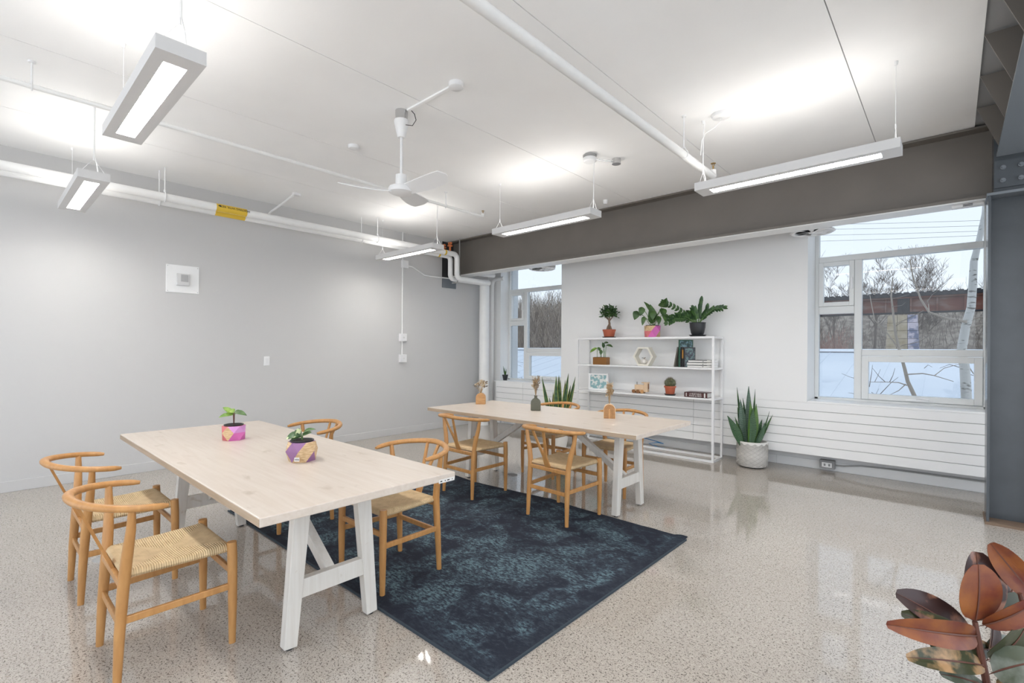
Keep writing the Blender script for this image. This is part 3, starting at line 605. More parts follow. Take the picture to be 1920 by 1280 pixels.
# ------------------------------------------------------------------ wishbone chairs
def make_chair(label):
    t=thing('wishbone_chair',label,'chair',(0,0,0),0,'wishbone chairs')
    for s in (-1,1):
        obj('leg',B().tube([(s*.212,.205,0),(s*.214,.205,.2),(s*.213,.203,.40),(s*.212,.201,.462)],[.0145,.019,.021,.020],12),oak,t,smooth=True)
        obj('leg',B().tube([(s*.198,-.208,0),(s*.194,-.200,.2),(s*.192,-.19,.36),(s*.194,-.184,.44),(s*.210,-.178,.53),(s*.236,-.173,.62),(s*.251,-.172,.704)],[.0145,.019,.021,.021,.020,.017,.013],12),oak,t,smooth=True)
        obj('stretcher',B().bar((s*.212,.20,.262),(s*.194,-.195,.252),.016,.03),oak,t,bevel=.004)
    obj('stretcher',B().bar((-.205,.204,.325),(.205,.204,.325),.016,.03),oak,t,bevel=.004)
    obj('stretcher',B().bar((-.19,-.197,.235),(.19,-.197,.235),.016,.03),oak,t,bevel=.004)
    obj('seat_rail',B().box((-.19,-.205,.385),(.19,-.183,.415)),oak,t,bevel=.005)
    # bent arm rail
    pts=[]; rr=[]
    for k in range(-16,17):
        u=k/16; a=u*R(108)
        x=.262*math.sin(a)*(1 if abs(a)<math.pi/2 else 1.0)
        y=-.335+.275*(1-math.cos(a))*.78
        if abs(a)>math.pi/2: x=math.copysign(.262-.012*((abs(a)-math.pi/2)/R(18))**2,a)
        z=.735-.038*abs(u)**1.3
        pts.append((x,y,z)); rr.append(.0165+.003*(1-abs(u)))
    rr[0]=rr[-1]=.010; rr[1]=rr[-2]=.0155
    obj('arm_rail',B().tube(pts,rr,12,flat=.85),oak,t,smooth=True)
    # Y splat: one plate split into two prongs
    def yp(z): return -.197-.128*((z-.40)/.32)
    b=B()
    for s in (-1,1):
        q=[(0,.40),(s*.026,.40),(s*.022,.50),(s*.042,.60),(s*.066,.722),(s*.046,.722),(s*.022,.60),(0,.535)]
        b.prism([(x,yp(z),z) for x,z in q],(0,.011,.002))
    obj('splat',b,oak,t)
    # woven seat
    n=20; V=[];Fs=[]
    def pt(u,v,side):
        hw=.196+(.213-.196)*(v+1)/2
        x=u*hw; y=.006+v*.198
        ed=max(abs(u),abs(v)); rnd=math.sqrt(max(0,1-max(0,(ed-.86)/.14)**2))
        z=.432+.010*side*0
        top=.449-.016*(1-u*u)*(1-v*v)+.006*max(0,v)
        mid=.428; return (x,y,mid+(top-mid)*rnd if side>0 else mid-.016*rnd)
    for side in (1,-1):
        for i in range(n+1):
            for j in range(n+1):
                u=-1+2*i/n; v=-1+2*j/n
                u=math.copysign(1-(1-abs(u))**1.5,u); v=math.copysign(1-(1-abs(v))**1.5,v)
                V.append(pt(u,v,side))
    w_=n+1; N=w_*w_
    for i in range(n):
        for j in range(n):
            a=i*w_+j; Fs.append((a,a+w_,a+w_+1,a+1)); Fs.append((N+a,N+a+1,N+a+w_+1,N+a+w_))
    obj('seat',B().add(V,Fs),cord_m,t,smooth=True)
    return t
ch=make_chair('honey oak wishbone chair nearest the camera at bottom left')
ch.location=(-2.652,.592,0)
CH='wishbone chairs'
dup(ch,(-3.572,.585,0),R(0),'honey oak wishbone chair at the front table nearest the left wall, beside another',CH)
dup(ch,(-2.508,1.695,.008),R(181),'honey oak wishbone chair on the rug at the front table corner',CH)
dup(ch,(-3.80,1.68,.008),R(180),'honey oak wishbone chair mostly hidden behind the front tabletop',CH)
dup(ch,(-3.357,3.19,.008),R(-1),'honey oak wishbone chair at the rear table, back to camera, nearer the left wall',CH)
dup(ch,(-2.345,3.225,.008),R(-2),'honey oak wishbone chair at the rear table, back to camera, nearer the right end',CH)
dup(ch,(-3.28,4.25,0),R(179),'honey oak wishbone chair behind the rear table in front of the tall snake plant',CH)
dup(ch,(-2.42,4.155,0),R(183),'honey oak wishbone chair behind the rear table under the shelf with the cactus',CH)
# ------------------------------------------------------------------ white shelf
sh=thing('metal_shelf','white metal open shelf unit standing against the window wall','shelf',(0,0,0))
xa,xb,ya,yb=-4.097,-2.113,5.948,6.272; q=.025; ST,SM,SL=1.522,1.138,.768
for x in (xa,xb-q):
    for y in (ya,yb-q): obj('post',B().box((x,y,0),(x+q,y+q,ST)),white_metal,sh)
for z in (ST,):
    obj('top_frame',B().box((xa+q,ya,z-q),(xb-q,ya+q,z)).box((xa+q,yb-q,z-q),(xb-q,yb,z)).box((xa,ya+q,z-q),(xa+q,yb-q,z)).box((xb-q,ya+q,z-q),(xb,yb-q,z)),white_metal,sh)
obj('base_frame',B().box((xa+q,ya,0),(xb-q,ya+q,q)).box((xa+q,yb-q,0),(xb-q,yb,q)).box((xa,ya+q,0),(xa+q,yb-q,q)).box((xb-q,ya+q,0),(xb,yb-q,q)),white_metal,sh)
for z in (ST-.003,SM,SL): obj('shelf_board',B().box((xa+q,ya+.004,z-.02),(xb-q,yb-.004,z)),white_metal,sh)
for z in (SM,SL): obj('side_bar',B().box((xa,ya+q,z-.022),(xa+q,yb-q,z)).box((xb-q,ya+q,z-.022),(xb,yb-q,z)),white_metal,sh)
ST-=.003
rnd=random.Random(5)
def pot(t,prof,m,soil_r=None,soil_z=None,n=28,name='pot'):
    p=obj(name,B().lathe(prof,n),m,t,smooth=True)
    if soil_r: obj('soil',B().lathe([(soil_r*.9,soil_z-.01),(soil_r,soil_z),(soil_r*.5,soil_z+.004)],16),soil,t)
    return p
TOCAM=-VD
# bonsai
t=thing('bonsai_tree','small bonsai fig in a terracotta pot on top of the shelf','potted plant',(-3.63,6.08,ST))
pot(t,[(.07,.014),(.088,.10),(.093,.10),(.094,.122),(.085,.122),(.08,.11)],terra,.082,.112); obj('saucer',B().lathe([(.085,0),(.098,.018),(.092,.018),(.08,.006)],24),black_pot,t,smooth=True)
b=B().tube([(-.02,0,.11),(-.012,0,.16),(.006,.0,.20),(-.004,0,.26),(.01,0,.33)],[.03,.022,.017,.013,.008],8).tube([(.03,0,.11),(.018,0,.16),(.004,0,.20)],[.022,.014,.01],8).tube([(0,0,.24),(.05,.02,.31),(.08,.02,.37)],[.009,.006,.003],6).tube([(0,0,.25),(-.05,-.02,.30),(-.09,0,.36)],[.009,.006,.003],6)
obj('trunk',b,stem_b,t,smooth=True)
b=B()
for k in range(430):
    a=rnd.uniform(0,6.283); el=rnd.uniform(-.5,1.3); rr=rnd.uniform(.05,.125)
    c=Vector((math.cos(a)*math.cos(el)*rr*1.05,math.sin(a)*math.cos(el)*rr,.345+math.sin(el)*rr*.95)); d=Vector((rnd.gauss(0,1),rnd.gauss(0,1),rnd.gauss(.2,.8))).normalized()
    b.leaf(c,c+d*rnd.uniform(.035,.055),.021,(rnd.gauss(0,.6),rnd.gauss(0,.6),1),.2,.08,'oval',3,.0006)
obj('foliage',b,leaf_d,t,kind='stuff')
# facet pot helper
def facet_pot(t,r0,r1,r2,h,mats,seed,pick,n=6):
    V=[];rg_=random.Random(seed); nn=n*2; prof=[(r0,0,0),(r1,h*.55,.5),(r2,h,0)]
    for rr,z,off in prof:
        for j in range(n):
            a=2*math.pi*(j+off)/n+seed; V.append((rr*math.cos(a),rr*math.sin(a),z))
    def mi(*q):
        c=sum((Vector(p) for p in q),Vector())/3; return pick(c.dot(VR)/r1,c.z/h)
    b=B()
    b.add(V[:n],[tuple(range(n-1,-1,-1))],0)
    for j in range(n):
        j2=(j+1)%n
        b.add([V[j],V[j2],V[n+j]],[(0,1,2)],mi(V[j],V[j2],V[n+j])); b.add([V[j2],V[n+j2],V[n+j]],[(0,1,2)],mi(V[j2],V[n+j2],V[n+j]))
        b.add([V[n+j],V[n+j2],V[2*n+j2]],[(0,1,2)],mi(V[n+j],V[n+j2],V[2*n+j2])); b.add([V[n+j],V[2*n+j2],V[2*n+j]],[(0,1,2)],mi(V[n+j],V[2*n+j2],V[2*n+j]))
    b.add(V[2*n:],[tuple(range(n))],0)
    obj('pot',b,mats,t)
    obj('inner_pot',B().lathe([(r2*.80,h-.002),(r2*.86,h+.008),(r2*.78,h+.008),(r2*.74,h+.003)],20),black_pot,t,smooth=True)
    obj('soil',B().lathe([(r2*.6,h+.002),(r2*.74,h+.003),(r2*.4,h+.006)],16),soil,t)
# heart leaf plant
t=thing('potted_monstera','broad leaf plant in pink faceted pot on top of the shelf','potted plant',(-2.965,6.07,ST))
facet_pot(t,.10,.112,.105,.155,[pink,wood_pot,pink,coral],.35,lambda l,z:1 if (l<-.15 and z>.5) or (l>.45 and z<.5) else (3 if l<-.4 else 0))
for (x,z,tx,tz,wd) in ((.0,.19,-.01,.44,.14),(-.06,.30,-.14,.38,.09),(-.15,.22,-.22,.33,.10),(.10,.26,.17,.35,.10),(.17,.20,.20,.28,.09),(.13,.40,.22,.51,.13),(-.08,.22,-.11,.25,.06),(.05,.22,.11,.25,.07),(-.03,.36,-.10,.48,.06),(-.02,.22,.03,.32,.09)):
    b_=Vector((x*.95,rnd.uniform(-.05,.03),z)); tp=Vector((tx,-.05,tz))
    if tz<.42 and x!=0: b_,tp=Vector((tx*.92,-.04,tz+.03)),Vector((tx*1.06,-.06,tz-.09))
    obj('leaf',B().leaf(b_,tp,wd,(TOCAM+Vector((rnd.uniform(-.3,.3),0,.5))),.15,.1,'heart',7),leaf_m,t,smooth=True)
    obj('stem',B().tube([(rnd.uniform(-.03,.03),0,.155),(b_.x*.5,b_.y*.5,(.155+b_.z)/2+.02),b_],.004,6),stem_g,t)
# zz plant
t=thing('potted_zz_plant','zz plant with long arching leafy stems in a black pot on top of the shelf','potted plant',(-2.36,6.07,ST))
pot(t,[(.06,.012),(.078,.05),(.092,.12),(.096,.17),(.101,.175),(.099,.18),(.09,.165)],black_pot,.09,.166); obj('saucer',B().lathe([(.08,0),(.105,.026),(.098,.026),(.075,.008)],24),black_pot,t,smooth=True)
for pts in ([(0,0,.17),(-.10,-.02,.25),(-.25,-.03,.36),(-.42,-.04,.455)],[(.01,0,.17),(.02,0,.28),(.03,-.01,.36),(.045,-.01,.45)],[(.02,0,.17),(.10,0,.27),(.19,.0,.335),(.31,-.01,.345)],[(-.02,0,.17),(-.15,-.04,.235),(-.26,-.05,.24),(-.36,-.06,.19)],[(-.01,0,.17),(-.13,-.05,.26),(-.25,-.05,.27),(-.36,-.05,.235)],[(.02,0,.17),(.05,.03,.25),(.09,.04,.31),(.10,.04,.36)],[(-.02,0,.17),(-.05,.02,.25),(-.09,.02,.30),(-.13,.03,.30)],[(.0,-.02,.17),(.0,-.05,.26),(-.01,-.07,.31),(-.02,-.08,.34)]):
    P=[Vector(p) for p in pts]; s=obj('stem',B().tube(P,[.007,.006,.005,.002],6),stem_g,t); b=B()
    for k in range(2,12):
        u=k/11*2.99; i=int(u); fr=u-i; c=P[i].lerp(P[i+1],fr); dr=(P[i+1]-P[i]).normalized(); sd=Vector((0,0,1)).cross(dr) if abs(dr.z)<.9 else Vector((1,0,0))
        for sg in (-1,1):
            up_=(Vector((0,0,1))-dr*dr.z); d=(dr*.8+(up_*.9+sd*.35)*sg).normalized() if k<11 else (dr+up_*.3*sg).normalized()
            b.leaf(c,c+d*.062,.037,TOCAM+Vector((0,0,.4)),.2,.05,'oval',4,.001)
    obj('leaflets',b,leaf_d,s,smooth=True)
# copper planter
t=thing('copper_planter','small plant in a rectangular brown copper planter on the middle shelf','potted plant',(-3.745,6.06,SM))
obj('planter',B().box((-.112,-.05,0),(.112,.05,.105)),cone,t,bevel=.004); obj('soil',B().box((-.10,-.042,.105),(.10,.042,.108)),soil,t)
for (x,tx,tz,ex,ez) in ((-.07,-.07,.24,-.18,.17),(-.01,-.02,.20,-.05,.25),(0,.0,.21,.0,.14),(.04,.04,.24,.03,.32),(.07,.08,.28,.20,.25),(.05,.03,.30,.13,.31)):
    obj('stem',B().tube([(x,0,.105),(x,0,.17),(tx,0,tz)],.004,6),stem_g,t); obj('leaf',B().leaf((tx,0,tz),(ex,-.02,ez),.05,TOCAM+Vector((0,0,.8)),.2,.1,'oval',6),leaf_m if x>-.05 else leaf_l,t,smooth=True)
# hexagon frame + pumpkin
t=thing('hexagon_frame','open cream hexagon wall frame standing on the middle shelf','decor',(-3.07,6.06,SM+.001))
s=.145; hx=[(s*math.cos(R(60*k)),s*math.sin(R(60*k))+s*.866) for k in range(6)]; s2=.119; hy=[(s2*math.cos(R(60*k)),s2*math.sin(R(60*k))+s*.866) for k in range(6)]
crm=plain('cream_frame',(.74,.71,.62),.5)
for k in range(6):
    k2=(k+1)%6; obj('panel',B().prism([(hx[k][0],-.05,hx[k][1]),(hx[k2][0],-.05,hx[k2][1]),(hy[k2][0],-.05,hy[k2][1]),(hy[k][0],-.05,hy[k][1])],(0,.11,0)),crm,t)
t=thing('mini_pumpkin','tiny white pumpkin ornament inside the hexagon frame','ornament',(-3.065,6.04,SM+.0225))
b=B(); V=[];n=24;Fs=[]
for i in range(9):
    ph=-math.pi/2+math.pi*i/8
    for j in range(n):
        a=2*math.pi*j/n; r_=(.047)*math.cos(ph)*(1+.07*math.cos(8*a)); V.append((r_*math.cos(a),r_*math.sin(a),.036+.036*math.sin(ph)))
for i in range(8):
    for j in range(n): j2=(j+1)%n; Fs.append((i*n+j,i*n+j2,(i+1)*n+j2,(i+1)*n+j))
obj('body',B().add(V,Fs),glass_art,t,smooth=True); obj('stalk',B().tube([(0,0,.068),(.004,0,.082),(.018,0,.088)],[.008,.006,.005],6),stem_b,t)
obj('leaf',B().leaf((0,0,.078),(-.035,-.01,.086),.02,(0,-.3,1),.1,.05,'oval',4),dark_m,t)
# books
def book(label,loc,rot,w_,h_,d_,mats,group,front=None):   # w_ thickness x, h_ z, d_ y
    t=thing('book',label,'book',loc,0,group); t.rotation_euler=rot
    obj('cover',B().box((0,0,0),(.003,d_,h_)).box((w_-.003,0,0),(w_,d_,h_)).box((0,-.003,0),(w_,0,h_)),mats,t)
    obj('pages',B().box((.003,0,.003),(w_-.003,d_-.004,h_-.003)),paper,t)
    if front: obj('front_print',B().box((w_,.01,.01),(w_+.001,d_-.01,h_-.012)),front,t)
    return t
G1='upright books on the middle shelf'
book('tall dark green book with printed cover, tallest of the upright books',(-2.565,5.985,SM),(0,0,R(-38)),.014,.345,.19,bk_green,G1,bk_teal)
book('grey book leaning against the tall green book',(-2.632,5.99,SM+.004),(0,R(11),R(-10)),.018,.255,.17,plain('book_grey',(.12,.11,.09),.5),G1)
book('thin black book beside the tall green book',(-2.541,5.985,SM),(0,0,R(-12)),.016,.255,.16,bk_blk,G1)
book('black book with amber stripe on its spine',(-2.518,5.98,SM),(0,0,R(-12)),.022,.255,.16,bk_blk,G1)
obj('stripe',B().box((.002,-.0045,.11),(.020,-.003,.22)),bk_or,bpy.data.objects['book.003'])
book('dark illustrated book facing out behind the flat white books',(-2.493,5.985,SM),(0,0,R(-60)),.014,.25,.13,bk_blk,G1,bk_print)
G2='flat stacked books on the middle shelf'
for k,(l,zz,hh,wd,dx) in enumerate((('lowest white book in the flat stack on the middle shelf',0,.030,.30,.0),('thick middle white book in the flat stack on the middle shelf',.030,.034,.31,-.005),('top white book in the flat stack on the middle shelf',.064,.03,.29,.01))):
    t=thing('book',l,'book',(-2.452+dx,5.985,SM+zz),0,G2)
    obj('cover',B().box((0,0,0),(wd,.003,hh)).box((0,0,0),(wd,.22,.003)).box((0,0,hh-.003),(wd,.22,hh)),paper,t); obj('pages',B().box((.003,.003,.003),(wd-.004,.216,hh-.003)),trim_m,t)
    obj('spine_band',B().box((.0,-.001,hh-.006),(wd*.8,.0,hh-.0005)),bk_blk,t); obj('spine_mark',B().box((wd*.62,-.001,.009),(wd*.66,0,.017)),bk_blk,t)
# lower shelf: art frame, toy truck, cactus, book
t=thing('picture_frame','white framed teal and white abstract print on the lower shelf','picture',(-3.79,6.05,SL),R(6))
obj('frame',B().box((-.15,0,0),(.15,.035,.022)).box((-.15,0,.218),(.15,.035,.24)).box((-.15,0,.022),(-.128,.035,.218)).box((.128,0,.022),(.15,.035,.218)),white_metal,t); obj('print',B().box((-.128,.012,.022),(.128,.016,.218)),art,t); obj('back_leg',B().box((.10,.035,0),(.125,.10,.012)),white_metal,t)
t=thing('wooden_toy_truck','small pale wooden toy truck on the lower shelf','toy',(-3.12,6.05,SL),R(4))
obj('body',B().box((-.115,-.03,.02),(.06,.03,.045)).box((-.075,-.03,.045),(.055,.03,.115)),pale_w,t,bevel=.004); obj('cab',B().box((.055,-.03,.02),(.11,.03,.145)),pale_w,t,bevel=.004)
obj('roof',B().box((.025,-.034,.135),(.115,.034,.15)),pale_w,t); obj('window',B().box((.11,-.015,.06),(.112,.015,.13)),tan_g,t); obj('chimney',B().cyl((-.05,0,.115),(-.05,0,.15),.008,.01,10),cable_g,t)
for x in (-.085,-.025,.035):
    for s in (-1,1): obj('wheel',B().cyl((x,s*.03,.024),(x,s*.042,.024),.024,.024,16).cyl((x,s*.042,.024),(x,s*.044,.024),.013,.013,12),tan_g if x<0 else tan_w,t)
t=thing('potted_cactus','round spiny cactus in a terracotta pot on the lower shelf','potted plant',(-2.70,6.04,SL))
pot(t,[(.054,.012),(.066,.10),(.076,.10),(.076,.122),(.068,.122),(.064,.112)],terra,.066,.113); obj('saucer',B().lathe([(.062,0),(.074,.02),(.068,.02),(.055,.006)],24),black_pot,t,smooth=True)
V=[];Fs=[];n=28
for i in range(11):
    ph=-.6+2.17*i/10
    for j in range(n):
        a=2*math.pi*j/n; r_=.064*max(.02,math.cos(ph))*(1+.10*math.cos(14*a)); V.append((r_*math.cos(a),r_*math.sin(a),.158+.066*math.sin(ph)))
for i in range(10):
    for j in range(n): j2=(j+1)%n; Fs.append((i*n+j,i*n+j2,(i+1)*n+j2,(i+1)*n+j))
obj('body',B().add(V,Fs),twotone('cactus_green',(.07,.09,.04),(.14,.14,.07),40),t,smooth=True)
b=B()
for k in range(260):
    a=R(360/14)*rnd.randrange(14); ph=rnd.uniform(-.4,1.5); n_=Vector((math.cos(a)*math.cos(ph),math.sin(a)*math.cos(ph),math.sin(ph))); c=Vector((0,0,.158))+Vector((n_.x*.069,n_.y*.069,n_.z*.066)); d=(n_+Vector((rnd.gauss(0,.4),rnd.gauss(0,.4),rnd.gauss(0,.4)))).normalized(); b.tube([c,c+d*.02],[.0011,.0003],3)
obj('spines',b,straw2,t,kind='stuff')
t=thing('book','thick dark wine book with white title lying on the lower shelf','book',(-2.485,5.975,SL),0)
obj('cover',B().box((0,0,0),(.285,.004,.062)).box((0,0,0),(.285,.2,.004)).box((0,0,.058),(.285,.2,.062)),bk_wine,t); obj('pages',B().box((.004,.004,.004),(.280,.195,.058)),paper,t)
obj('label_patch',B().box((.245,-.001,.004),(.262,0,.058)),paper,t); obj('label_patch',B().box((.02,-.001,.01),(.03,0,.052)),paper,t)
text('title','A VEGETABLES',.028,(.14,-.001,.043),(R(90),0,0),paper,t,.0006,sx_=.8); text('title','FOOD & FIELD',.028,(.14,-.001,.018),(R(90),0,0),paper,t,.0006,sx_=.85)
# ------------------------------------------------------------------ snake plants
def snake_mat(name,a,b_):
    m,t,p=new(name); o=node(t,'ShaderNodeTexCoord'); wv=node(t,'ShaderNodeTexWave',Scale=26.0,Distortion=7.0,bands_direction='Z'); wv.inputs['Detail'].default_value=3; t.links.new(o.outputs['Object'],wv.inputs['Vector'])
    r=node(t,'ShaderNodeValToRGB'); r.color_ramp.elements[0].color=(*a,1); r.color_ramp.elements[1].color=(*b_,1); r.color_ramp.elements[0].position=.35; t.links.new(wv.outputs['Fac'],r.inputs[0]); t.links.new(r.outputs[0],p.inputs['Base Color']); p.inputs['Roughness'].default_value=.4; return m
sn1=snake_mat('snake_leaf',(.014,.05,.024),(.12,.22,.10)); sn2=snake_mat('snake_leaf_lime',(.05,.13,.02),(.16,.30,.05)); sn3=snake_mat('snake_leaf_blue',(.03,.08,.05),(.20,.27,.21)); edge_y=plain('leaf_yellow_edge',(.45,.42,.10),.5)  # banded leaf colours: deep green, yellow-green and bluish green
pc=Vector((-1.725,6.105,0))
t=thing('snake_plant','banded snake plant in white patterned pot on floor right of the shelf','potted plant',pc)
obj('pot',B().lathe([(.140,.012),(.152,.02),(.163,.05),(.166,.15),(.163,.27),(.160,.30),(.148,.30),(.146,.26)],40),clay_w,t,smooth=True)
obj('base',B().lathe([(.125,0),(.13,.014)],32),dark_m,t); obj('soil',B().lathe([(.13,.25),(.146,.262),(.05,.27)],24),soil,t)
rb=B()
NA=14;NZ=5
def on(a,z,r_=.1655): return Vector((r_*math.cos(a),r_*math.sin(a),z))
for i in range(NA):
    for j in range(NZ):
        for off in (0,1):
            a0=2*math.pi*(i+.5*off)/NA; z0=.045+(j+.5*off)*.048
            if z0>.265: continue
            for sc,wr in ((1.0,.0036),(.62,.0028),(.3,.0022)):
                da=math.pi/NA*sc*.93; dz=.0225*sc
                ring=[on(a0-da,z0),on(a0,z0+dz),on(a0+da,z0),on(a0,z0-dz)]
                for k in range(4):
                    p,q=ring[k],ring[(k+1)%4]; rb.bar(p,q,.004,wr)
obj('relief',rb,clay_g,t,kind='stuff')
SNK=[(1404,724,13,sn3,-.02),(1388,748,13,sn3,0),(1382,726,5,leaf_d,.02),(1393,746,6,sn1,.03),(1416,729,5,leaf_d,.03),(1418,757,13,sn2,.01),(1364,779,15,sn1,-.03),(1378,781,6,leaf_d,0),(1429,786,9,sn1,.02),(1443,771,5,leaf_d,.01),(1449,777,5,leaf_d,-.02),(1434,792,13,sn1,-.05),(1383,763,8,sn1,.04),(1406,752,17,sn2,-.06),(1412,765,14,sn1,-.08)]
pdep=(Vector((pc.x,pc.y,1.35))-CAM).dot(VD)
for px,py,wd,m,dd in SNK:
    tip=at(px,py,pdep+dd)-pc; base=at(1405+(px-1405)*.38,829,pdep+dd)-pc; base.z=.26
    mid=(base+tip)/2; nn=(TOCAM+Vector((rnd.uniform(-.5,.5),0,.1)))
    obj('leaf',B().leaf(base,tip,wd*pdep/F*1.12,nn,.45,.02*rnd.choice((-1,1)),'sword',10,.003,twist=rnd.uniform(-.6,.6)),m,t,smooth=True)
pc=Vector((-4.05,5.45,0))
t=thing('snake_plant','tall dark snake plant with yellow edged leaves behind the rear table','potted plant',pc)
obj('pot',B().lathe([(.11,0),(.13,.1),(.14,.30),(.128,.30),(.12,.26)],32),clay_w,t,smooth=True); obj('soil',B().lathe([(.10,.25),(.125,.26),(.05,.27)],24),soil,t)
pdep=(Vector((pc.x,pc.y,1.35))-CAM).dot(VD)
for px,py,bx,wd in ((1016,706,1030,7),(1043,704,1040,9),(1048,703,1045,9),(1051,712,1049,8),(1066,700,1052,9),(1079,706,1058,7),(1078,720,1060,6),(1074,735,1062,7),(1037,735,1036,8),(1060,712,1055,7),(1070,722,1058,7),(1030,745,1036,7)):
    dd=rnd.uniform(-.06,.06); tip=at(px,py,pdep+dd)-pc; base=at(1047+(bx-1047)*.7,800,pdep+dd)-pc; base.z=.26
    wm=wd*pdep/F*.95; nn=TOCAM+Vector((rnd.uniform(-.4,.4),0,.1))
    lf=obj('leaf',B().leaf(base,tip,wm,nn,.4,.015,'sword',10,.002),leaf_d,t,smooth=True)
    obj('leaf_edge',B().leaf(base,tip,wm*1.28,nn,.4,.015,'sword',10,.001),edge_y,lf,smooth=True); lf.children[0].location=VD*.004
t=thing('window_plant','tiny snake plant in a black pot on the left window sill','potted plant',(-5.98,6.43,.79))
pot(t,[(.035,0),(.05,.085),(.056,.085),(.056,.10),(.048,.10),(.045,.09)],black_pot,.047,.091)
for (x,z,w_) in ((-.04,.26,.018),(.0,.23,.016),(.04,.21,.016),(.02,.17,.014),(-.02,.19,.014)): obj('leaf',B().leaf((x*.3,0,.09),(x,-.01,z),w_,TOCAM,.4,.01,'sword',7,.0015),leaf_m,t,smooth=True)
# ------------------------------------------------------------------ table decor
TT=.735
t=thing('potted_seedling','seedling with bright leaves in pink and coral faceted pot on front table','potted plant',(-3.56,1.165,TT))
facet_pot(t,.066,.078,.07,.095,[coral,wood_pot,pink,lilac],.2,lambda l,z:0 if l<-.38 else (1 if l<.2 else (3 if z>.45 else 2)))
for (x,z,ex,ez,m) in ((-.012,.17,-.075,.215,leaf_l),(-.012,.165,-.085,.15,leaf_l),(.012,.175,.05,.19,leaf_m),(.012,.185,.10,.165,leaf_m),(.0,.18,-.03,.20,leaf_l)):
    obj('stem',B().tube([(x*.3,0,.095),(x*.7,0,.13),(x,0,z)],.0022,6),rub_stem,t); obj('leaf',B().leaf((x,0,z),VR*ex+VU*ez+VD*rnd.uniform(-.03,.02),.036,TOCAM+Vector((0,0,1.2)),.2,.12,'oval',6),m,t,smooth=True)
t=thing('potted_seedling','small leafy plant in purple and wood faceted pot on front table','potted plant',(-2.638,1.205,TT))
facet_pot(t,.07,.085,.072,.105,[purple,wood_pot,wood_pot,purple],.9,lambda l,z:1 if l<-.45 else (0 if l<.02 or (l>.3 and z<.35) or (z>.8 and l<.3) else 1))
for (x,z,ex,ez,m,wd) in ((-.01,.14,-.075,.12,leaf_v,.05),(-.005,.145,-.03,.165,leaf_v,.045),(.01,.14,.055,.155,leaf_m,.035),(.012,.15,.085,.175,leaf_m,.025),(-.01,.13,-.05,.115,leaf_m,.03)):
    obj('stem',B().tube([(x*.3,0,.105),(x,0,z)],.0022,6),stem_g,t); obj('leaf',B().leaf((x,0,z),VR*ex+VU*ez+VD*rnd.uniform(-.03,.0),wd,TOCAM+Vector((0,0,1.2)),.2,.14,'oval',6),m,t,smooth=True)
pd=(TOCAM*.083).to_tuple(); st_=obj('sticker',B().prism([Vector(pd)*.98+VR*k+VU*z for k,z in ((-.005,.012),(.022,.012),(.022,.032),(-.005,.032))],TOCAM*.0015),paper,t)
for k in range(5): obj('print_mark',B().prism([Vector(pd)*.98+TOCAM*.0015+VR*(a)+VU*z for a,z in ((k*.0045-.001,.017),(k*.0045+.0012,.017),(k*.0045+.0012,.026),(k*.0045-.001,.026))],TOCAM*.0005),ink,st_)
def arch(w_,h_,d_,n=14):
    P=[(-w_/2,0)]; r_=w_/2
    P=[(w_/2,0)]+[(r_*math.cos(math.pi*k/n),h_-r_+r_*math.sin(math.pi*k/n)) for k in range(n+1)]+[(-w_/2,0)]
    return B().prism([(x,-d_/2,z) for x,z in P],(0,d_,0))
def dried(label,loc,style,seed):
    r2=random.Random(seed); t=thing('dried_flowers',label,'dried flowers',loc,0,'dried flower bunches')
    for k in range(20):
        a=r2.uniform(0,6.28); sp=r2.uniform(.01,.05)*(1.6 if style==0 else .85); hh=r2.uniform(.09,.18)*(.8 if style==0 else 1.08)
        tip=Vector((math.cos(a)*sp,math.sin(a)*sp,hh)); m=(straw2,straw,straw3)[r2.randrange(3)] if style!=2 else (straw,straw3,straw)[r2.randrange(3)]
        s=obj('stem',B().tube([(0,0,-.02),(tip.x*.35,tip.y*.35,hh*.5),tip],.0012,5),straw,t); b=B()
        for q_ in range(7 if style else 6):
            c=tip*(.62+.055*q_) if style else tip*(.8+.03*q_); d=Vector((r2.gauss(0,.7),r2.gauss(0,.7),r2.gauss(.7,.5))).normalized(); b.leaf(c,c+d*r2.uniform(.02,.034),.013,Vector((r2.gauss(0,1),r2.gauss(0,1),.3)),.3,.1,'oval',3,.0008)
        obj('head',b,m,s)
t=thing('arch_vase','plain tan wooden arch vase at the far end of the rear table','vase',(-3.905,3.80,TT),R(38)); obj('body',arch(.105,.125,.055),tan_w,t,bevel=.002); obj('back',arch(.105,.125,.03),pale_w,t,loc=(0,.0426,0))
dried('bunch of grey brown dried flowers in the plain tan vase',(-3.905,3.80,TT+.125),0,1)
t=thing('arch_vase','olive green arch bottle vase at the middle of the rear table','vase',(-3.11,3.80,TT),R(38)); obj('body',arch(.10,.125,.06),olive,t,bevel=.008); obj('neck',B().lathe([(.018,.115),(.014,.14),(.018,.15)],16),olive,t,smooth=True)
dried('dried grass and sprig in the olive green vase',(-3.11,3.80,TT+.15),1,2)
t=thing('arch_vase','grooved wooden rainbow arch vase at the right end of the rear table','vase',(-2.285,3.84,TT),R(32)); obj('body',arch(.105,.13,.055),pale_w,t,bevel=.002)
for k in range(5):
    a_=arch(.097-.019*k,.126-.0095*k,.0012+.0),; obj('groove' if k%2 else 'band',arch(.097-.019*k,.126-.0095*k,.004),tan_w,t,loc=(0,-.029-.0006*k,0)); 
    if k<4: obj('groove',arch(.0875-.019*k,.1213-.0095*k,.004),tan_g,t,loc=(0,-.0293-.0006*k,0))
dried('bunch of straw coloured dried wheat in the rainbow arch vase',(-2.285,3.84,TT+.13),2,3)
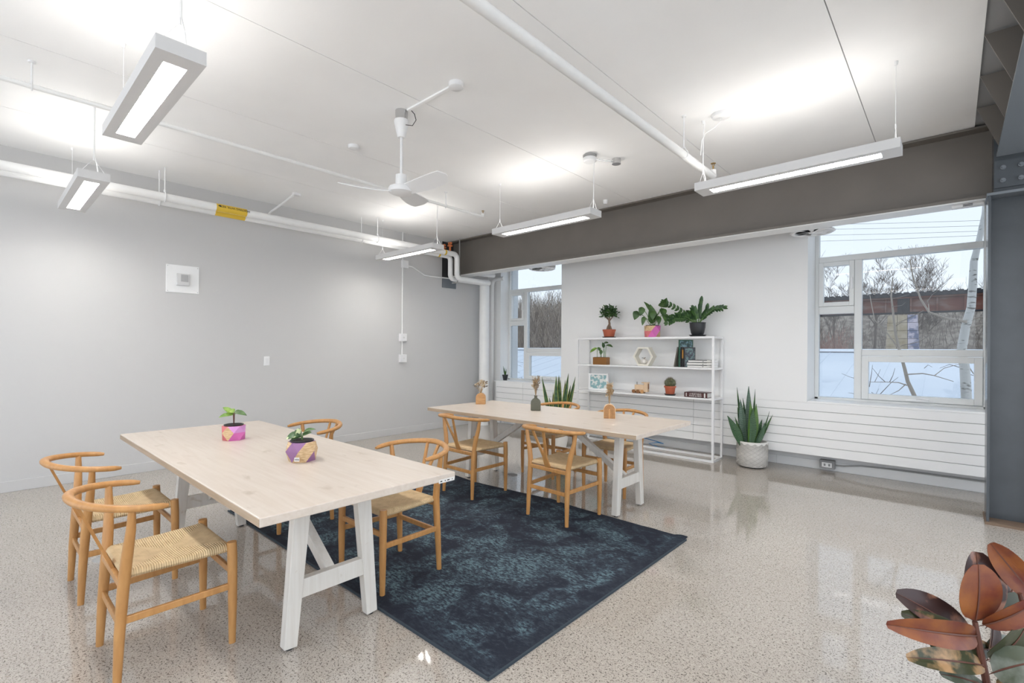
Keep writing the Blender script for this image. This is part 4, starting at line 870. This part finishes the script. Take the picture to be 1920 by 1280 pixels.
# ------------------------------------------------------------------ rubber plant close to the camera
DP=1.30; base=at(1862,1330,DP); foot=Vector((base.x+.02,base.y+.02,0))
t=thing('rubber_plant','variegated red and green rubber plant in the bottom right corner','potted plant',foot)
obj('pot',B().lathe([(.11,0),(.14,.22),(.145,.24),(.13,.24),(.125,.2)],32),black_pot,t,smooth=True); obj('soil',B().lathe([(.1,.19),(.128,.2),(.05,.205)],24),soil,t)
P0=[at(1862,1330,DP),at(1850,1280,DP),at(1838,1220,DP),at(1828,1165,DP)]
obj('stem',B().tube([(0,0,.2)]+[p-foot for p in P0],[.012,.010,.009,.008,.006],8),rub_stem,t,smooth=True)
obj('stem',B().tube([(.01,.01,.2),at(1960,1300,DP)-foot,at(1935,1190,DP)-foot,at(1912,1112,DP)-foot],[.011,.009,.008,.005],8),rub_stem,t,smooth=True)
for (bx,by,tx,ty,wd,m,bd,td,nx,nz_,fo,cu) in (
 (1826,1164,1829,1034,92,rub_b,.03,.05,.1,.15,.3,.05),(1828,1162,1834,1058,80,rub_a,0,-.01,.0,.0,.12,.04),
 (1824,1204,1680,1112,64,rub_b,.03,.06,-.2,.9,.25,.08),(1828,1190,1662,1170,46,rub_a,0,-.05,-.1,.35,.5,.13),(1822,1202,1690,1150,40,rub_c,.02,.03,.0,.6,.3,.06),
 (1845,1248,1700,1232,42,rub_c,0,-.02,0,.8,.35,.08),(1858,1216,1743,1206,40,rub_c,.02,.04,0,.3,.3,.1),
 (1852,1290,1764,1264,34,rub_d,0,-.04,0,1.6,.15,.05),(1950,1130,1857,1018,48,rub_a,0,.02,-.6,.1,.35,-.05),
 (1842,1170,1950,1120,40,rub_a,.0,-.06,.2,.5,.4,.10),(1850,1172,1905,1086,60,rub_b,.06,.10,.3,.3,.2,.05),
 (1850,1150,1945,1130,50,rub_c,.05,.06,.1,.8,.3,.08),(1853,1232,1925,1165,60,rub_c,.0,-.03,.3,.5,.3,.12),(1850,1230,1860,1160,50,rub_b,.03,.05,.6,.2,.25,.05),
 (1856,1240,1932,1262,40,rub_c,.02,.02,.2,.9,.3,.1),(1862,1262,1960,1238,62,rub_d,-.03,-.10,.1,1.4,.15,.06),(1850,1228,1905,1205,44,rub_d,.04,.06,.1,.9,.2,.06),(1866,1290,1940,1300,50,rub_c,-.02,-.08,.2,1.0,.2,.1)):
    b_=at(bx,by,DP+bd)-foot; tp=at(tx,ty,DP+td)-foot; L=(tp-b_).length; nn=TOCAM+VR*nx+VU*nz_; d=(tp-b_).normalized()
    lf=obj('leaf',B().leaf(b_,tp,wd*DP/F,nn,fo,cu,'ellipse',14,.0012),m,t,smooth=True)
    obj('midrib',B().leaf(b_-d*.012,tp,.004,nn,.0,cu,'oval',12,.0012),rub_stem,lf,smooth=True); lf.children[0].location=nn.normalized()*.0016
# ------------------------------------------------------------------ outdoors
g=B().box((-140,6.95,-3.7),(120,140,-3.5)); o=struct('outdoor_ground',g,ground_m)
tag(obj('facade_wall',B().box((XL-.2,6.951,-3.5),(XR,7.0,.76)),facade_m),'outer face of the building below the windows','wall')
# neighbouring metal roof
t=thing('shed_roof','pale snow dusted metal roof of the low building outside','roof',(0,0,0))
y0,z0,y1,z1=9.3,-.55,19.0,1.33
obj('sheet',B().prism([(-46,y0,z0),(-46,y1,z1),(-46,y1,z1-.15),(-46,y0,z0-.15)],(64,0,0)),roof_m,t)
for k in range(78):
    x=-45.6+k*.82; obj('seam',B().bar((x,y0,z0+.003),(x,y1,z1+.003),.03,.016),roof_m,t)
obj('ridge_cap',B().box((-46,y1-.15,z1+.01),(18,y1+.5,z1+.10)),snow_m,t)
tag(obj('shed_wall',B().box((-45.8,y0+.3,-3.5),(17.8,y1+.3,z0-.16)),facade_m),'white wall of the low building under the metal roof','wall')
# bank of brush behind
def bank(x0,x1,y0,y1,fz,nx=60,ny=24):
    V=[];Fs=[]
    for i in range(nx+1):
        for j in range(ny+1):
            x=x0+(x1-x0)*i/nx; y=y0+(y1-y0)*j/ny; V.append((x,y,fz(x,y)+.5*noise.noise(Vector((x*.3,y*.3,0)))))
    for i in range(nx):
        for j in range(ny): a=i*(ny+1)+j; Fs.append((a,a+ny+1,a+ny+2,a+1))
    return B().add(V,Fs)
def fl(x,y): return -3.0+max(0,min(1,(y-24)/22))*8.0
def fr(x,y): return -3.0+max(0,min(1,(y-64)/16))*10.5
struct('hillside',bank(-90,-16,24,60,fl),brush_m,smooth=True); struct('river_bank',bank(-40,40,62,95,fr),brush_m,smooth=True)
def tree_mesh(seed,h,spread=.9,lv=4,trunk=.5,r0=.16,bend=.25,nb=4,up=.35,minr=.012,seg=4):
    rd=random.Random(seed); b=B()
    def grow(p,d,L,r,l):
        pts=[p];rs=[r]; q=p; dd=d
        for k in range(seg):
            dd=(dd+Vector((rd.gauss(0,bend),rd.gauss(0,bend),rd.gauss(.04,bend*.6)))*.45).normalized(); q=q+dd*(L/seg); pts.append(q); rs.append(max(minr,r*(1-.55*(k+1)/seg)))
        b.tube(pts,rs,5 if l==0 else 3,cap=False)
        if l<lv:
            for k in range(nb+(1 if l==0 else 0)):
                f=rd.uniform(.35,1) if l else rd.uniform(trunk,1); i=min(seg-1,int(f*seg)); c=pts[i].lerp(pts[i+1],f*seg-i)
                a=rd.uniform(0,6.283); sd=Vector((math.cos(a),math.sin(a),0)); nd=(dd*(1-spread*.5)+sd*spread*rd.uniform(.5,1)+Vector((0,0,up))).normalized()
                grow(c,nd,L*rd.uniform(.45,.75),max(minr,rs[i]*.6),l+1)
    grow(Vector((0,0,0)),Vector((0,0,1)),h*.55,r0,0); return b
GT='bare trees behind the bridge'
for k,(px,yy,zb,h,l) in enumerate(((1563,70,1,11,'bare tree seen through the small upper casement of the right window'),(1640,70,1.5,12,'broad bare tree rising above the bridge left of the stone pier'),(1688,68,1,12.5,'tall bare tree rising above the bridge directly over the pier'),(1722,75,1.5,11,'bare tree with slanting branches above the bridge right of the pier'),(1788,80,1,8.5,'low bare tree peeking above the bridge near the birch trunk'),(1834,80,1,8,'small bare tree behind the birch at right window edge'))):
    p=aty(px,560,yy); tag(obj('bare_tree',tree_mesh(20+k,h*.85,.9,5,.12,.15,.14,4,.5,.010),twig_m,loc=(p.x,yy,zb)),l,'tree',GT)
def brush(n,fx,h,seed,m,name,label,kind='stuff'):
    rd=random.Random(seed); b=B()
    for k in range(n):
        x,y,z=fx(rd); hh=h*rd.uniform(.5,1.2); lean=Vector((rd.gauss(0,.22),rd.gauss(0,.22),1)).normalized(); p=Vector((x,y,z-.3)); q=p+lean*hh*.5; e=q+(lean+Vector((rd.gauss(0,.25),rd.gauss(0,.25),0)))*hh*.5
        r_=rd.uniform(.012,.035); b.tube([p,q,e],[r_,r_*.8,r_*.4],3,cap=False)
        for s in range(3):
            f=rd.uniform(.3,.95); c=p.lerp(e,f); d=(lean+Vector((rd.gauss(0,.6),rd.gauss(0,.6),.1))).normalized(); b.tube([c,c+d*hh*.3],[r_*.5,r_*.25],3,cap=False)
    o=obj(name,b,m); o['kind']=kind; tag(o,label,'brush'); return o
def fleft(rd): y=rd.uniform(26,56); x=rd.uniform(-1.05,-.62)*y-.0; return x,y,fl(x,y)
def fright(rd): y=rd.uniform(62.5,84); x=rd.uniform(-.36,.16)*y; return x,y,fr(x,y)
brush(2300,fleft,3.2,1,twig_w,'hillside_brush','pale bare brush covering the hillside in the left window')
brush(1400,fleft,3.6,2,twig_m,'hillside_brush','dark bare brush covering the hillside in the left window')
brush(1500,fright,2.6,3,twig_m,'bank_brush','grey brush on the bank beneath the bridge')
def fred(rd): y=rd.uniform(50,57); x=rd.uniform(-.20,-.125)*y; return x,y,-1.2
brush(160,fred,4.2,4,twig_r,'bank_brush','reddish shrubs below the bridge at left of the right window')
# rail bridge
t=thing('rail_bridge','rusty red steel railway bridge girder with dark ties outside','bridge',(0,60,0))
obj('girder',B().box((-30,0,5.15),(25,.35,6.45)),rust_m,t); obj('top_flange',B().box((-30,-.35,6.45),(25,.7,6.6)),rust_m,t); obj('bottom_flange',B().box((-30,-.25,5.02),(25,.6,5.15)),tie_m,t)
for k in range(29): x=-29.5+k*1.9; obj('stiffener',B().box((x-.06,-.22,5.15),(x+.06,0,6.45)),rust_m,t)
for k in range(100): x=-29.8+k*.55; obj('tie',B().box((x,-.55,6.6),(x+.36,2.4,7.02)),tie_m,t)
obj('deck',B().box((-30,-.5,6.605),(25,2.4,6.93)),tie_m,t); obj('joint_post',B().box((-3.9,-.26,5.1),(-3.0,.0,6.5)),tie_m,t)
t=thing('bridge_pier','beige stone bridge pier with graffiti on its right face','pier',(-3.5,60.2,0))
xb_=1.45
rows=11
for j in range(rows):
    za=-3.5+j*8.4/rows; zb=-3.5+(j+1)*8.4/rows-.03; f0=1-.022*j; nb_=3
    for k in range(nb_):
        a=-xb_*f0+(2*xb_*f0)*(k+(.0 if j%2 else .0))/nb_; c_=-xb_*f0+(2*xb_*f0)*(k+1)/nb_-.03
        obj('stone',B().box((a,-.9*f0+rnd.uniform(0,.05),za),(c_,.9*f0,zb)),graf_m if k==2 and za>-2.5 else stone_m,t)
for k,(pa,pb) in enumerate((((1540,421),(1844,413)),((1540,430),(1844,423)),((1540,441),(1844,433)),((1540,452),(1844,441)))):
    A=aty(*pa,45); Bb=aty(*pb,45); d=(Bb-A); tag(obj('power_line',B().tube([A-d*1.0,A,A+d*.5-Vector((0,0,.03)),Bb,Bb+d*1.0],.012,4),cable_g),('topmost','second highest','third','lowest')[k]+' thin power line crossing the sky in right window','power line','power lines')
# birch by the window
YB_=8.3
def bp(px,py,dy=0): return aty(px,py,YB_+dy)
t=thing('birch_tree','slender white birch trunk close outside the right window','tree',(.0,0,0))
tr=[(1812,900),(1812,745),(1809,690),(1803,655),(1810,615),(1821,575),(1824,530),(1826,490),(1836,450),(1846,400),(1850,330)]
obj('trunk',B().tube([(bp(*tr[0]).x,YB_,-3.5)]+[bp(*p) for p in tr],[.07,.06,.052,.05,.048,.045,.042,.04,.036,.03,.026,.02],10),birch_m,t,smooth=True)
for pts,r_ in (([(1812,603),(1772,596),(1742,585),(1726,560),(1712,520),(1706,486)],.016),([(1742,585),(1741,570),(1739,562)],.007),([(1732,582),(1705,596),(1685,604)],.006),([(1817,600),(1840,594),(1860,588)],.010),([(1815,614),(1842,609),(1870,600)],.010),([(1738,566),(1748,552),(1765,540)],.005),([(1724,553),(1722,545),(1724,538)],.005),([(1805,690),(1780,683),(1762,690)],.005),([(1813,682),(1825,700),(1840,712)],.008),([(1812,700),(1826,704),(1836,711)],.005),([(1803,606),(1795,598),(1788,604)],.006)):
    n=len(pts); obj('branch',B().tube([bp(*p,rnd.uniform(-.1,.1)) for p in pts],[r_*(1-.6*i/(n-1)) for i in range(n)],6),twig_w if r_>.006 else twig_m,t,smooth=True)
t=thing('birch_sapling','thin pale leaning sapling in front of the stone pier outside','tree',(0,0,0))
tr=[(1735,800),(1716,745),(1702,715),(1696,690),(1686,655),(1679,625),(1675,590),(1671,555),(1674,520)]
obj('trunk',B().tube([(bp(*tr[0],-.3).x+.3,YB_-.3,-3.5)]+[bp(*p,-.3) for p in tr],[.03,.026,.024,.021,.019,.016,.014,.012,.009,.006],8),twig_w,t,smooth=True)
for pts,r_ in (([(1700,722),(1685,717),(1662,716),(1628,716)],.008),([(1698,720),(1685,732),(1668,740)],.007),([(1697,702),(1730,700),(1752,704),(1788,715)],.009),([(1752,704),(1770,690),(1800,682)],.006),([(1660,716),(1648,705),(1636,690)],.005),([(1668,716),(1674,704),(1678,690)],.005),([(1640,716),(1646,704),(1651,692)],.004),([(1650,739),(1670,718),(1684,707)],.005),([(1634,735),(1642,740),(1648,728)],.004),([(1630,725),(1634,700),(1636,684)],.005),([(1686,655),(1660,620),(1640,600),(1634,570),(1631,553)],.009),([(1652,608),(1662,596),(1668,590)],.004),([(1678,612),(1690,604),(1700,600)],.004),([(1673,560),(1690,556),(1705,552)],.005),([(1672,566),(1650,566),(1634,565)],.004),([(1671,555),(1660,548),(1650,540)],.004),([(1673,575),(1692,572),(1698,566)],.004),([(1605,740),(1598,737),(1590,736)],.004),([(1605,710),(1592,706),(1578,700)],.004),([(1733,690),(1740,684),(1748,688)],.004),([(1690,648),(1725,640),(1740,630)],.005)):
    n=len(pts); obj('branch',B().tube([bp(*p,-.3+rnd.uniform(-.1,.1)) for p in pts],[r_*(1-.6*i/(n-1)) for i in range(n)],5),twig_w if r_>.0055 else twig_m,t)
t=thing('garden_shrub','thin bare arching shrub twigs outside the left window','shrub',(-8.2,9.0,-3.5))
rd=random.Random(9)
for k in range(16):
    x0_=rd.uniform(-.5,.6); ex=x0_+rd.uniform(-.5,.6); hz=rd.uniform(4.0,4.75)
    obj('branch',B().tube([(x0_*.4,0,0),(x0_,rd.uniform(-.2,.2),3.3),(ex,rd.uniform(-.3,.3),hz),(ex+rd.uniform(-.4,.4),rd.uniform(-.3,.3),hz+rd.uniform(-.25,.1))],[.02,.012,.007,.003],5),twig_m,t)
